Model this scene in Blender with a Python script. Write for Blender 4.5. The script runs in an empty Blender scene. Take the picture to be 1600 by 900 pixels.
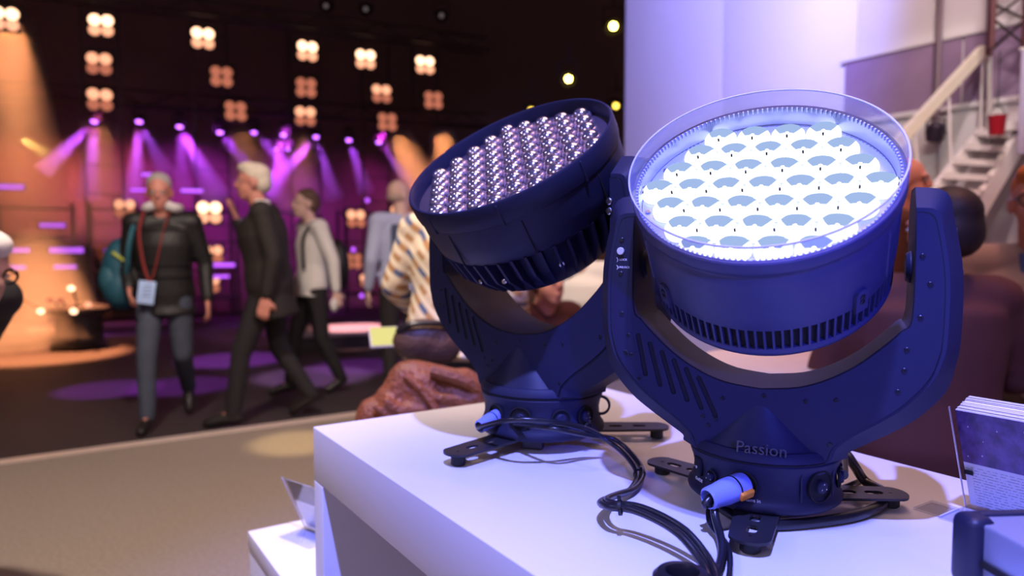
import bpy, bmesh, math, random
from mathutils import Vector, Matrix
sc = bpy.context.scene
random.seed(7)
R = math.radians
V = Vector
# ------------------------------------------------------------------ camera
F, YH, CAMZ, TAB = 1120.0, 380.0, 1.33, 0.97        # focal length in px of a 1600 px frame, horizon row, eye height, table height
PITCH = math.atan((450 - YH) / F)
cd = bpy.data.cameras.new('camera'); cam = bpy.data.objects.new('camera', cd)
sc.collection.objects.link(cam); sc.camera = cam
cam.location = (0, 0, CAMZ); cam.rotation_euler = (R(90) - PITCH, 0, 0)
cd.sensor_width = 36; cd.lens = F / 1600 * 36; cd.clip_start = .02; cd.clip_end = 200
cd.dof.use_dof = True; cd.dof.focus_distance = 0.97; cd.dof.aperture_fstop = 2.8
# ------------------------------------------------------------------ world, view
w = bpy.data.worlds.new('hall_air'); sc.world = w; w.use_nodes = True
w.node_tree.nodes['Background'].inputs[0].default_value = (.34, .20, .21, 1)
w.node_tree.nodes['Background'].inputs[1].default_value = .5
vs = sc.view_settings
vs.view_transform = 'Standard'; vs.look = 'None'; vs.exposure = 0; vs.gamma = 1; vs.use_curve_mapping = False
cy = sc.cycles
cy.use_denoising = True; cy.max_bounces = 6; cy.diffuse_bounces = 2; cy.glossy_bounces = 3; cy.transmission_bounces = 6
cy.transparent_max_bounces = 16; cy.volume_bounces = 0; cy.caustics_reflective = False; cy.caustics_refractive = False
cy.sample_clamp_indirect = 4; cy.sample_clamp_direct = 0
col = sc.collection
UP = V((0, math.sin(PITCH), math.cos(PITCH))); FW = V((0, math.cos(PITCH), -math.sin(PITCH)))
def W(px, py, d):
    """world point seen at pixel (px,py), d metres in front of the camera"""
    return V((0, 0, CAMZ)) + FW * d + V((1, 0, 0)) * ((px - 800) / F * d) + UP * ((450 - py) / F * d)
def G(px, py, z=0.0):
    """world point at height z seen at pixel (px,py)"""
    v = FW + V((1, 0, 0)) * ((px - 800) / F) + UP * ((450 - py) / F)
    return V((0, 0, CAMZ)) + v * ((z - CAMZ) / v.z)
# ------------------------------------------------------------------ lights of the hall, and unseen fills added among them
def lamp(kind, name, loc, target, energy, color, size=.3, spot=60, blend=.3):
    d = bpy.data.lights.new(name, kind); d.energy = energy; d.color = color
    if kind == 'SPOT':
        d.spot_size = R(spot); d.spot_blend = blend; d.shadow_soft_size = size
    elif kind == 'AREA':
        d.shape = 'DISK'; d.size = size
    else:
        d.shadow_soft_size = size
    o = bpy.data.objects.new(name, d); col.objects.link(o); o.location = loc
    o.rotation_euler = (V(target) - V(loc)).to_track_quat('-Z', 'Y').to_euler()
    return o
lamp('SPOT', 'booth_key_spot', (.0, -.10, 3.6), (.25, 1.15, TAB), 850, (.215, .240, 1.0), .035, 58, .5)
lamp('SPOT', 'added_blue_spot', (.62, -.95, 1.85), (.33, .95, TAB + .26), 260, (.06, .08, 1.0), .04, 15, .7)  # unseen spot added low in front to turn the fixture bodies bluer
lamp('AREA', 'hall_ceiling_light', (1.0, 2.0, 5.6), (.6, 1.8, 0), 95, (1.0, .60, .52), 3.0)
lamp('SPOT', 'booth_side_spot', (-1.9, 1.2, 2.75), (.4, 1.05, TAB), 42, (.55, .50, 1.0), .05, 40, .5)
lamp('SPOT', 'booth_warm_back_spot', (1.15, 3.2, 3.3), (.3, 1.1, 1.15), 24, (1.0, .45, .20), .08, 34, .6)
lamp('AREA', 'added_front_fill', (.4, -1.6, 2.5), (.2, 1.1, 1.0), 3.5, (.42, .40, 1.0), 1.2)  # unseen soft blue fill added behind the camera
lamp('AREA', 'added_left_fill', (-1.3, -.7, 2.0), (.35, 1.0, 1.0), 10, (.66, .62, 1.0), .8)  # unseen soft fill added at camera left for leaflets and plinth face
lamp('SPOT', 'wall_blue_wash', (1.2, 3.4, 4.4), (1.5, 6.6, 2.6), 940, (.29, .29, 1.0), .1, 70, .7)
lamp('SPOT', 'wall_pink_wash', (1.8, 2.6, 4.4), (3.1, 4.6, 2.2), 190, (1.0, .76, .76), .1, 80, .7)
lamp('SPOT', 'added_rail_spot', (1.5, 1.6, 3.4), W(1470, 150, 4.3), 110, (1.0, .93, .80), .05, 24, .5)  # unseen narrow spot added to brighten the cream handrail
lamp('SPOT', 'aisle_warm_wash', (-1.4, 1.6, 4.6), (-1.6, 3.6, 0), 760, (1.0, .84, .70), .12, 80, .7)
lamp('SPOT', 'aisle_people_spot', (.1, 1.9, 3.4), (-1.95, 5.6, 1.3), 150, (1.0, .82, .74), .08, 46, .6)
lamp('SPOT', 'aisle_yellow_pool', (-.7, 3.4, 4.2), G(462, 692), 800, (1.0, .74, .34), .05, 9, .7)
lamp('SPOT', 'lounge_amber_wash', (1.9, 2.0, 4.0), (2.1, 3.1, .9), 110, (1.0, .36, .18), .15, 70, .7)
lamp('SPOT', 'lounge_pink_wash', (.2, 2.6, 4.2), (.3, 4.0, .8), 60, (1.0, .55, .42), .15, 60, .7)
# ------------------------------------------------------------------ helpers
E1 = V((.835, .550, 0)).normalized()      # direction of the table end / stage edge
D1 = V((-E1.y, E1.x, 0))                  # direction of the table's long side, away from the camera
def tag(o, label=None, cat=None, group=None, kind=None):
    if label: o['label'] = label
    if cat: o['category'] = cat
    if group: o['group'] = group
    if kind: o['kind'] = kind
    return o
def empty(name, loc=(0, 0, 0), rz=0, **k):
    o = bpy.data.objects.new(name, None); col.objects.link(o); o.location = loc; o.rotation_euler = (0, 0, rz)
    o.empty_display_size = .05
    return tag(o, **k)
MATS = {}
def mat(name, c, rough=.5, metal=0, var=.12, scale=12, bump=0, emit=None, es=0, coat=0, spec=.5, alpha=1, trans=0, ior=1.45):
    if name in MATS: return MATS[name]
    m = bpy.data.materials.new(name); m.use_nodes = True; nt = m.node_tree; b = nt.nodes['Principled BSDF']
    tc = nt.nodes.new('ShaderNodeTexCoord'); nz = nt.nodes.new('ShaderNodeTexNoise'); nz.inputs['Scale'].default_value = scale
    nz.inputs['Detail'].default_value = 4
    nt.links.new(tc.outputs['Object'], nz.inputs['Vector'])
    mx = nt.nodes.new('ShaderNodeMix'); mx.data_type = 'RGBA'
    mx.inputs[6].default_value = tuple(x * (1 - var) for x in c) + (1,); mx.inputs[7].default_value = tuple(min(1, x * (1 + var)) for x in c) + (1,)
    nt.links.new(nz.outputs['Fac'], mx.inputs[0]); nt.links.new(mx.outputs[2], b.inputs['Base Color'])
    b.inputs['Roughness'].default_value = rough; b.inputs['Metallic'].default_value = metal
    b.inputs['Specular IOR Level'].default_value = spec; b.inputs['Coat Weight'].default_value = coat
    b.inputs['Alpha'].default_value = alpha; b.inputs['Transmission Weight'].default_value = trans; b.inputs['IOR'].default_value = ior
    if emit:
        b.inputs['Emission Color'].default_value = tuple(emit) + (1,); b.inputs['Emission Strength'].default_value = es
    if bump:
        bp = nt.nodes.new('ShaderNodeBump'); bp.inputs['Strength'].default_value = bump; bp.inputs['Distance'].default_value = .01
        n2 = nt.nodes.new('ShaderNodeTexNoise'); n2.inputs['Scale'].default_value = scale * 8
        nt.links.new(tc.outputs['Object'], n2.inputs['Vector']); nt.links.new(n2.outputs['Fac'], bp.inputs['Height']); nt.links.new(bp.outputs[0], b.inputs['Normal'])
    MATS[name] = m
    return m
def glow(name, c, s):
    if name in MATS: return MATS[name]
    m = bpy.data.materials.new(name); m.use_nodes = True; nt = m.node_tree; nt.nodes.clear()
    e = nt.nodes.new('ShaderNodeEmission'); e.inputs[0].default_value = tuple(c) + (1,); e.inputs[1].default_value = s
    o = nt.nodes.new('ShaderNodeOutputMaterial'); nt.links.new(e.outputs[0], o.inputs[0]); MATS[name] = m
    return m
def clear(name, tint, refl=.12, rough=.05):
    if name in MATS: return MATS[name]
    m = bpy.data.materials.new(name); m.use_nodes = True; nt = m.node_tree; nt.nodes.clear()
    t = nt.nodes.new('ShaderNodeBsdfTransparent'); t.inputs[0].default_value = tuple(tint) + (1,)
    g = nt.nodes.new('ShaderNodeBsdfGlossy'); g.inputs['Roughness'].default_value = rough
    lw = nt.nodes.new('ShaderNodeMath'); lw.operation = 'POWER'; lw.inputs[1].default_value = 4; wl = nt.nodes.new('ShaderNodeLayerWeight'); wl.inputs[0].default_value = .5; nt.links.new(wl.outputs['Facing'], lw.inputs[0])
    ad = nt.nodes.new('ShaderNodeMath'); ad.operation = 'ADD'; ad.inputs[1].default_value = refl; ad.use_clamp = True
    mx = nt.nodes.new('ShaderNodeMixShader'); o = nt.nodes.new('ShaderNodeOutputMaterial')
    nt.links.new(lw.outputs[0], ad.inputs[0]); nt.links.new(ad.outputs[0], mx.inputs[0]); nt.links.new(t.outputs[0], mx.inputs[1]); nt.links.new(g.outputs[0], mx.inputs[2])
    nt.links.new(mx.outputs[0], o.inputs[0]); MATS[name] = m
    return m
class MB:
    """collects shapes and links them as one mesh object"""
    def __init__(s): s.v = []; s.f = []; s.mi = []; s.cur = 0
    def add(s, vs, fs, M=None):
        o = len(s.v); s.v += [tuple(M @ V(p)) if M else tuple(p) for p in vs]
        s.f += [tuple(i + o for i in f) for f in fs]; s.mi += [s.cur] * len(fs); return s
    def box(s, c, d, M=None, rot=None, bev=0):
        hx, hy, hz = d[0] / 2, d[1] / 2, d[2] / 2
        T = Matrix.Translation(c) @ (rot.to_4x4() if rot else Matrix())
        if M: T = M @ T
        if bev <= 0:
            vs = [(x * hx, y * hy, z * hz) for x in (-1, 1) for y in (-1, 1) for z in (-1, 1)]
            return s.add(vs, [(0, 1, 3, 2), (4, 6, 7, 5), (0, 4, 5, 1), (2, 3, 7, 6), (0, 2, 6, 4), (1, 5, 7, 3)], T)
        b = min(bev, hx * .99, hy * .99, hz * .99)
        bm = bmesh.new(); bmesh.ops.create_cube(bm, size=1)
        for q in bm.verts: q.co = V((q.co.x * d[0], q.co.y * d[1], q.co.z * d[2]))
        bmesh.ops.bevel(bm, geom=bm.edges[:], offset=b, segments=3, profile=.5, affect='EDGES')
        bm.verts.index_update()
        s.add([q.co for q in bm.verts], [[q.index for q in f.verts] for f in bm.faces], T); bm.free(); return s
    def lathe(s, prof, n=48, M=None, cap=(True, True), ang=(0, 2 * math.pi)):
        full = abs(ang[1] - ang[0] - 2 * math.pi) < 1e-6; m = n if full else n + 1
        vs = []; fs = []
        for r, z in prof:
            for i in range(m):
                a = ang[0] + (ang[1] - ang[0]) * i / n; vs.append((r * math.sin(a), -r * math.cos(a), z))
        for k in range(len(prof) - 1):
            for i in range(n):
                j = (i + 1) % m; fs.append((k * m + i, k * m + j, (k + 1) * m + j, (k + 1) * m + i))
        if full and cap[0] and prof[0][0] > 1e-6: fs.append(tuple(range(m - 1, -1, -1)))
        if full and cap[1] and prof[-1][0] > 1e-6: fs.append(tuple((len(prof) - 1) * m + i for i in range(m)))
        return s.add(vs, fs, M)
    def tube(s, pts, r, n=10, M=None, cap=True, flat=None):
        pts = [V(p) for p in pts]; vs = []; fs = []; k = len(pts); prev = None
        for i, p in enumerate(pts):
            t = (pts[min(i + 1, k - 1)] - pts[max(i - 1, 0)]).normalized()
            if prev is None:
                a = V((0, 0, 1)) if abs(t.z) < .9 else V((1, 0, 0)); u = t.cross(a).normalized()
            else: u = (prev - t * prev.dot(t)).normalized()
            prev = u; v = t.cross(u); rr = r[i] if isinstance(r, (list, tuple)) else r
            for j in range(n):
                a = 2 * math.pi * j / n; vs.append(p + u * (rr * math.cos(a)) + v * (rr * math.sin(a)))
        for i in range(k - 1):
            for j in range(n):
                q = (j + 1) % n; fs.append((i * n + j, i * n + q, (i + 1) * n + q, (i + 1) * n + j))
        if cap: fs.append(tuple(range(n - 1, -1, -1))); fs.append(tuple((k - 1) * n + j for j in range(n)))
        return s.add(vs, fs, M)
    def ell(s, c, rad, nu=16, nv=10, M=None, rot=None):
        vs = [(0, 0, -1)]; fs = []
        for i in range(1, nv):
            t = -math.pi / 2 + math.pi * i / nv
            for j in range(nu):
                a = 2 * math.pi * j / nu; vs.append((math.cos(t) * math.cos(a), math.cos(t) * math.sin(a), math.sin(t)))
        vs.append((0, 0, 1)); L = len(vs) - 1
        for j in range(nu):
            q = (j + 1) % nu; fs.append((0, 1 + q, 1 + j)); fs.append((L, L - nu + j, L - nu + q))
            for i in range(nv - 2): fs.append((1 + i * nu + j, 1 + i * nu + q, 1 + (i + 1) * nu + q, 1 + (i + 1) * nu + j))
        T = Matrix.Translation(c) @ (rot.to_4x4() if rot else Matrix()) @ Matrix.Diagonal((*rad, 1))
        return s.add(vs, fs, M @ T if M else T)
    def prism(s, poly, h0, h1, M=None):
        """polygon in x,y between z=h0 and z=h1"""
        n = len(poly); vs = [(x, y, h0) for x, y in poly] + [(x, y, h1) for x, y in poly]
        fs = [tuple(range(n - 1, -1, -1)), tuple(range(n, 2 * n))] + [(i, (i + 1) % n, n + (i + 1) % n, n + i) for i in range(n)]
        return s.add(vs, fs, M)
    def mesh(s, name, mats, smooth=35):
        me = bpy.data.meshes.new(name); me.from_pydata(s.v, [], s.f)
        for m in (mats if isinstance(mats, (list, tuple)) else [mats]): me.materials.append(m)
        if len(me.materials) > 1:
            for p, i in zip(me.polygons, s.mi): p.material_index = i
        bm = bmesh.new(); bm.from_mesh(me); bmesh.ops.recalc_face_normals(bm, faces=bm.faces[:]); bm.to_mesh(me); bm.free()
        if smooth: shade(me, smooth)
        return me
    def build(s, name, mats, parent=None, smooth=35, M=None):
        return link(name, s.mesh(name, mats, smooth), parent, M)
def shade(me, ang):
    me.polygons.foreach_set('use_smooth', [True] * len(me.polygons))
    try: me.set_sharp_from_angle(angle=R(ang))
    except Exception: pass
def link(name, me, parent=None, M=None):
    o = bpy.data.objects.new(name, me); col.objects.link(o); o.parent = parent
    if M is not None: o.matrix_basis = M
    return o
def copy_tree(o, parent=None):
    c = o.copy(); col.objects.link(c); c.parent = parent
    for ch in o.children: copy_tree(ch, c)
    return c
def smooth_path(pts, n=8):
    pts = [V(p) for p in pts]; out = []
    for i in range(len(pts) - 1):
        p0 = pts[max(i - 1, 0)]; p1 = pts[i]; p2 = pts[i + 1]; p3 = pts[min(i + 2, len(pts) - 1)]
        for k in range(n):
            t = k / n; out.append(.5 * ((2 * p1) + (p2 - p0) * t + (2 * p0 - 5 * p1 + 4 * p2 - p3) * t * t + (3 * p1 - p0 - 3 * p2 + p3) * t ** 3))
    return out + [pts[-1]]
def fill(loops, y=None):
    """triangles of a polygon with holes; loops of 2-D points -> (verts2d, tris)"""
    bm = bmesh.new(); es = []
    for lp in loops:
        vv = [bm.verts.new((p[0], p[1], 0)) for p in lp]
        es += [bm.edges.new((vv[i], vv[(i + 1) % len(vv)])) for i in range(len(vv))]
    bmesh.ops.triangle_fill(bm, edges=es, use_beauty=True, use_dissolve=False)
    bm.verts.index_update(); vs = [tuple(q.co.xy) for q in bm.verts]; fs = [[q.index for q in f.verts] for f in bm.faces]; bm.free()
    return vs, fs
def plate(loops, h0, h1):
    """flat plate with holes, thickness h0..h1, in x,y,z"""
    vs, fs = fill(loops); n = len(vs); b = MB()
    b.add([(x, y, h1) for x, y in vs], fs); b.add([(x, y, h0) for x, y in vs], [f[::-1] for f in fs])
    for lp in loops:
        k = len(lp); b.add([(p[0], p[1], h0) for p in lp] + [(p[0], p[1], h1) for p in lp], [(i, (i + 1) % k, k + (i + 1) % k, k + i) for i in range(k)])
    return b
def pill(c, L, r, a, n=6):
    """rounded slot, centre c, half length L, radius r, angle a"""
    ca, sa = math.cos(a), math.sin(a); out = []
    for s_ in (1, -1):
        for i in range(n + 1):
            t = -math.pi / 2 + math.pi * i / n; x = s_ * (L + r * math.cos(t)); y = s_ * r * math.sin(t)
            out.append((c[0] + x * ca - y * sa, c[1] + x * sa + y * ca))
    return out
def text(name, body, size, m, parent, M, ext=.0003, align='CENTER'):
    cu = bpy.data.curves.new(name, 'FONT'); cu.body = body; cu.size = size; cu.extrude = ext; cu.align_x = align; cu.align_y = 'CENTER'
    cu.resolution_u = 3
    o = bpy.data.objects.new(name, cu); col.objects.link(o); dg = bpy.context.evaluated_depsgraph_get()
    me = bpy.data.meshes.new_from_object(o.evaluated_get(dg)); me.name = name; bpy.data.objects.remove(o); me.materials.clear(); me.materials.append(m)
    return link(name, me, parent, M)
def frame(x, y, z, o):
    return Matrix(((x[0], y[0], z[0], o[0]), (x[1], y[1], z[1], o[1]), (x[2], y[2], z[2], o[2]), (0, 0, 0, 1)))
# ================================================================== the setting
m_carpet = mat('beige_carpet', (.34, .28, .235), .95, var=.35, scale=60, bump=.5, spec=.1)
m_black = mat('black_stage_carpet', (.042, .034, .036), .6, var=.3, scale=30, bump=.3, spec=.35)
m_alu = mat('brushed_aluminium_strip', (.80, .66, .58), .4, .25, var=.1)
m_wallw = mat('white_booth_panel', (.78, .76, .78), .7, var=.04, scale=2)
m_dark = mat('dark_hall_wall', (.15, .092, .085), .85, var=.3, scale=.8)
m_ceil = mat('black_hall_ceiling', (.05, .036, .036), .9, var=.3, scale=1)
T0 = V((-3.07, 4.29, 0))                                   # a point on the stage edge
def quad(name, pts, m, kind='structure', thick=None):
    b = MB(); b.add(pts, [tuple(range(len(pts)))]); o = b.build(name, m, None, 0); o['kind'] = kind; return o
A_, B_ = T0 - E1 * 14, T0 + E1 * 16
quad('floor', [(*(A_ - D1 * 14).xy, 0), (*(B_ - D1 * 14).xy, 0), (*(B_ + D1 * .02).xy, 0), (*(A_ + D1 * .02).xy, 0)], m_carpet)
quad('floor_stage', [(*A_.xy, .004), (*B_.xy, .004), (*(B_ + D1 * 16).xy, .004), (*(A_ + D1 * 16).xy, .004)], m_black)
b = MB(); b.box((0, 0, .006), (28, .07, .014), Matrix.Translation(T0) @ Matrix.Rotation(math.atan2(E1.y, E1.x), 4, 'Z'))
o = b.build('trim_1', m_alu); o['kind'] = 'structure'
WB = T0 + D1 * 9.4                                         # back wall of the stage
quad('wall_back', [(*(WB - E1 * 16).xy, 0), (*(WB + E1 * 18).xy, 0), (*(WB + E1 * 18).xy, 9), (*(WB - E1 * 16).xy, 9)], m_dark)
quad('ceiling', [(-26, -8, 9), (26, -8, 9), (26, 34, 9), (-26, 34, 9)], m_ceil)
# white booth wall on the right: separate tall panels
WR0 = V((1.12, 7.24, 0)); rzD = math.atan2(-D1.y, -D1.x)
wr = empty('wall_right', WR0, rzD, kind='structure')
for i in range(5):
    b = MB(); b.box((i * 1.22 + .61, .03, 2.9), (1.214, .06, 5.8), bev=.004); b.build('wall_panel', m_wallw, wr)
# dark window band with a frame, set on the booth wall
def wallM(t, z, off=0.): return Matrix.Translation(WR0 - D1 * t + V((0, 0, z))) @ Matrix.Rotation(rzD, 4, 'Z') @ Matrix.Translation((0, off, 0))
win = empty('window_1', kind='structure'); win.matrix_basis = wallM(2.35, 2.42)
m_band = mat('smoky_violet_glass', (.30, .21, .34), .3, var=.35, scale=3)
for i in range(3):
    b = MB(); b.box((i * .8 + .4, -.008, 0), (.786, .012, .42)); b.build('pane', m_band, win)
b = MB(); b.box((1.2, -.012, .225), (2.44, .03, .03)); b.box((1.2, -.012, -.225), (2.44, .03, .03)); b.build('window_frame', m_wallw, win)
# ================================================================== display table
m_lam = mat('white_laminate', (.80, .79, .82), .38, var=.02, scale=5, spec=.4)
TL = G(489, 666.5, TAB); rzE = math.atan2(E1.y, E1.x)
table = empty('display_table', (TL.x, TL.y, 0), rzE, label='large white laminate display table with thick top carrying both lights', cat='table')
# local x along E1 (width .73), local -y towards the camera (length 2.1)
b = MB(); b.box((.365, -1.05, TAB - .053), (.73, 2.1, .106), bev=.0025); b.build('table_top', m_lam, table)
b = MB(); b.box((.365, -.026, (TAB - .107) / 2), (.73, .052, TAB - .107), bev=.002); b.build('end_panel', m_lam, table)
b = MB(); b.box((.365, -2.074, (TAB - .107) / 2), (.73, .052, TAB - .107), bev=.002); b.build('end_panel', m_lam, table)
b = MB(); b.box((.55, -1.05, (TAB - .107) / 2), (.03, 1.99, TAB - .107)); b.build('back_panel', m_lam, table)
# low plinth standing past the end of the table
LZ = .63; Q1 = G(387, 830, LZ)
low = empty('low_plinth', (Q1.x, Q1.y, 0), rzE, label='low white plinth past the end of the display table', cat='plinth')
b = MB(); b.box((.3, -.19, LZ - .02), (.6, .38, .04), bev=.002); b.build('top_board', m_lam, low)
b = MB(); b.box((.3, -.19, (LZ - .041) / 2), (.596, .376, LZ - .041), bev=.002); b.build('body', m_lam, low)
# ================================================================== moving head lights
m_pl = mat('navy_black_plastic', (.016, .017, .040), .48, var=.06, scale=60, bump=.03, spec=.25)
m_pl2 = mat('smooth_navy_black_plastic', (.018, .019, .045), .56, var=.05, scale=40, spec=.25)
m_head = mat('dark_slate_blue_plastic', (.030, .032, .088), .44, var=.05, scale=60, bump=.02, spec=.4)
m_seam = mat('black_gap', (.004, .004, .006), .8, var=0)
m_rub = mat('black_rubber', (.012, .012, .014), .6, var=.1)
m_steel = mat('screw_steel', (.5, .5, .52), .25, 1, var=.05)
m_bscrew = mat('blackened_screw', (.03, .03, .04), .3, .6, var=.05)
m_plate = mat('black_painted_steel', (.02, .019, .024), .38, var=.1, bump=.05, scale=80)
m_white = mat('white_print', (.8, .8, .85), .6, var=0)
m_emb = mat('embossed_grey_lettering', (.026, .027, .052), .35, var=0)
screw_mesh = MB().lathe([(.0001, -.0006), (.0026, -.0006), (.0036, .0002), (.0036, .0012), (.0028, .0018), (.0001, .0018)], 14)
screw_mesh.box((0, 0, .0019), (.0042, .0008, .0004)); screw_mesh.box((0, 0, .0019), (.0008, .0042, .0004))
SCREW = screw_mesh.mesh('screw', m_bscrew)
SCREW_S = screw_mesh.mesh('steel_screw', m_steel)
# half outline of the yoke (front view x,z) and its inset (flat cover)
OUT = [(.170, .428), (.203, .421), (.213, .385), (.2235, .322), (.2235, .246), (.2195, .215), (.210, .180), (.180, .144), (.151, .122), (.123, .104), (.105, .092), (.100, .083), (.05, .083)]
INS = [(.170, .402), (.192, .398), (.199, .372), (.207, .318), (.207, .248), (.203, .222), (.193, .196), (.166, .163), (.139, .141), (.111, .121), (.092, .103), (.082, .083), (.045, .083)]
INN = [(.170, .36), (.169, .272), (.158, .255), (.140, .236), (.112, .211), (.080, .191), (.045, .1775), (.0, .172)]
def dens(pts, n=4): return [tuple(p.xy) for p in smooth_path([(x, z, 0) for x, z in pts], n)]
def moving_head(loc, yaw, S, label, slots_n):
    sx, sy, sz = S
    root = empty('moving_head_light', loc, yaw, label=label, cat='stage light')
    Y0, Y1 = .058, .030                                   # half depth of the flat cover, of the widest outline
    def ring_(half, top):
        r = [(x * sx, z * sz) for x, z in dens(half)]; l = [(-x, z) for x, z in r[::-1]]
        inn_r = [(x * sx, z * sz) for x, z in dens(INN)]
        lo = [(-x, z) for x, z in inn_r]                  # left inner going down
        return r + l + lo[:-1] + inn_r[::-1]
    lo_, li_ = ring_(OUT, 0), ring_(INS, 0); n = len(lo_)
    layers = [(li_, -Y0), (lo_, -Y1), (lo_, Y1), (li_, Y0)]
    b = MB(); vs = []; fs = []
    for lp, y in layers: vs += [(x, y * sy, z) for x, z in lp]
    for k in range(3):
        for i in range(n):
            j = (i + 1) % n; fs.append((k * n + i, k * n + j, (k + 1) * n + j, (k + 1) * n + i))
    v2, tr = fill([li_]); o = len(vs); vs += [(x, -Y0 * sy, z) for x, z in v2]; fs += [tuple(i + o for i in t) for t in tr]
    o = len(vs); vs += [(x, Y0 * sy, z) for x, z in v2]; fs += [tuple(i + o for i in t) for t in tr]
    b.add(vs, fs)
    bm_ = b.mesh('yoke', m_pl2, 0)
    bm = bmesh.new(); bm.from_mesh(bm_); bmesh.ops.remove_doubles(bm, verts=bm.verts[:], dist=1e-5); bmesh.ops.recalc_face_normals(bm, faces=bm.faces[:]); bm.to_mesh(bm_); bm.free(); shade(bm_, 28)
    yoke = link('yoke', bm_, root)
    # front cover with cooling slots, a hair proud of the shell, over a black gap
    def shrink(half, d): return [(x - d, z) if i not in (0, 1) else ((x, z - d) if i == 0 else (x - d, z - d)) for i, (x, z) in enumerate(half)]
    cover = [(x, z) for x, z in shrink(INS, .006)]
    half = [(x * sx, max(z, .088) * sz) for x, z in dens(cover)]
    inn = [(max(0, x + .0012) * sx if x > 0 else 0, (z - .0012) * sz) for x, z in dens(INN)]
    loop = half + [(-x, z) for x, z in half[::-1]] + [(-x, z) for x, z in inn[:-1]] + inn[::-1]
    sl = []
    for i in range(slots_n):
        t = i / 5.0
        p0 = V((-.163 + .083 * t, .235 - .053 * t)); p1 = V((-.149 + .094 * t, .172 - .044 * t))
        if i == 0: p1 = p1 + V((-.002, .004))
        c = (p0 + p1) / 2; L = (p1 - p0).length / 2
        sl.append(pill((c.x * sx, c.y * sz), L * (sx + sz) / 2 - .003, .0033 * sx, math.atan2((p1.y - p0.y) * sz, (p1.x - p0.x) * sx)))
    toY = Matrix(((1, 0, 0, 0), (0, 0, -1, 0), (0, 1, 0, 0), (0, 0, 0, 1)))      # (x,z,h) -> x,-h,z
    pb = plate([loop] + sl, Y0 * sy + .0008, Y0 * sy + .0030); pv = MB(); pv.add(pb.v, pb.f, toY)
    cov = pv.build('yoke_cover', m_pl, root, 20)
    gap = [(x * sx, max(z, .086) * sz) for x, z in dens(shrink(INS, .0045))]
    gl = gap + [(-x, z) for x, z in gap[::-1]] + [(-x * sx, z * sz) for x, z in dens(INN)[:-1]] + [(x * sx, z * sz) for x, z in dens(INN)[::-1]]
    pb = plate([gl], Y0 * sy + .0001, Y0 * sy + .0007); pv = MB(); pv.add(pb.v, pb.f, toY); pv.build('cover_gap', m_seam, cov, 0)
    for (x, z) in [(-.186, .262), (-.187, .365), (-.176, .232), (-.178, .206), (-.171, .205), (-.18, .208), (-.160, .172), (-.072, .128), (-.055, .126), (-.065, .117), (-.047, .155), (.005, .163), (.055, .160), (.09, .165), (.178, .345), (.178, .272), (.165, .233), (.163, .208), (.157, .182), (.084, .108), (.187, .312), (-.188, .318)]:
        link('screw', SCREW, cov, Matrix.Translation((x * sx, -Y0 * sy - .003, z * sz)) @ Matrix.Rotation(R(90), 4, 'X') @ Matrix.Scale(.85, 4))
    # outer side: seam strips and a round lock hole high on each arm
    for s_ in (-1, 1):
        b = MB(); b.lathe([(.0001, 0), (.007, 0), (.007, .002), (.005, .002), (.005, .0005), (.0001, .0005)], 18, Matrix.Translation((s_ * .2165 * sx, 0, .372 * sz)) @ Matrix.Rotation(R(90) * s_, 4, 'Y'))
        b.build('lock_hole', m_seam, yoke)
        b = MB(); b.box((s_ * .2232 * sx, 0, .285 * sz), (.0016, .052 * sy, .085 * sz), bev=.0006); b.build('side_panel', m_pl, yoke)
    # inner pivots
    zp = .33 * sz
    for s_ in (-1, 1):
        b = MB(); b.lathe([(.020, 0), (.020, .004), (.017, .008), (.0001, .008)], 28, Matrix.Translation((s_ * .172 * sx, 0, zp)) @ Matrix.Rotation(-s_ * R(90), 4, 'Y')); b.build('pivot_hub', m_pl2, root)
    # neck facets front and back
    for s_ in (-1, 1):
        b = MB(); na, nt_ = 20, 8; vs = []; fs = []
        for k in range(nt_ + 1):
            t = k / nt_
            for i in range(na + 1):
                a = R(-57 + 114 * i / na); bx, by = .0975 * math.sin(a), -.0975 * math.cos(a)
                ax = .008 * (i / na * 2 - 1); te = t
                x = bx + (ax - bx) * te; y = by + (-.0605 - by) * (te ** .8); z = .0835 + (.150 - .0835) * te
                vs.append((x * sx, s_ * -1 * y * sy * (-1 if s_ == 1 else -1) if False else (y * sy if s_ == -1 else -y * sy), z * sz))
        for k in range(nt_):
            for i in range(na): fs.append((k * (na + 1) + i, k * (na + 1) + i + 1, (k + 1) * (na + 1) + i + 1, (k + 1) * (na + 1) + i))
        b.add(vs, fs); nk = b.build('neck_cover', m_pl, root, 40)
        if s_ == -1:
            n_front = nk
    # collar under the yoke, concave base, flange
    b = MB(); b.lathe([(.093, .096), (.0985, .0905), (.0995, .0845), (.096, .083), (.05, .083)], 64); b.v = [(x * sx, y * sy, z * sz) for x, y, z in b.v]; b.build('neck_ring', m_pl2, root, 40)
    b = MB(); b.lathe([(.06, .0815), (.0965, .0815), (.0985, .079), (.0975, .074), (.0945, .066), (.0925, .056), (.0930, .046), (.0955, .037), (.0985, .032), (.1005, .0295), (.1015, .026), (.1005, .0225), (.097, .0195), (.06, .0195)], 72)
    b.v = [(x * sx, y * sy, z * sz) for x, y, z in b.v]; base = b.build('base', m_pl2, root, 40)
    b = MB(); b.lathe([(.0945, .0832), (.0985, .0832), (.0985, .0816), (.0945, .0816)], 64, cap=(False, False)); b.v = [(x * sx, y * sy, z * sz) for x, y, z in b.v]; b.build('base_gap', m_seam, base)
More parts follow.
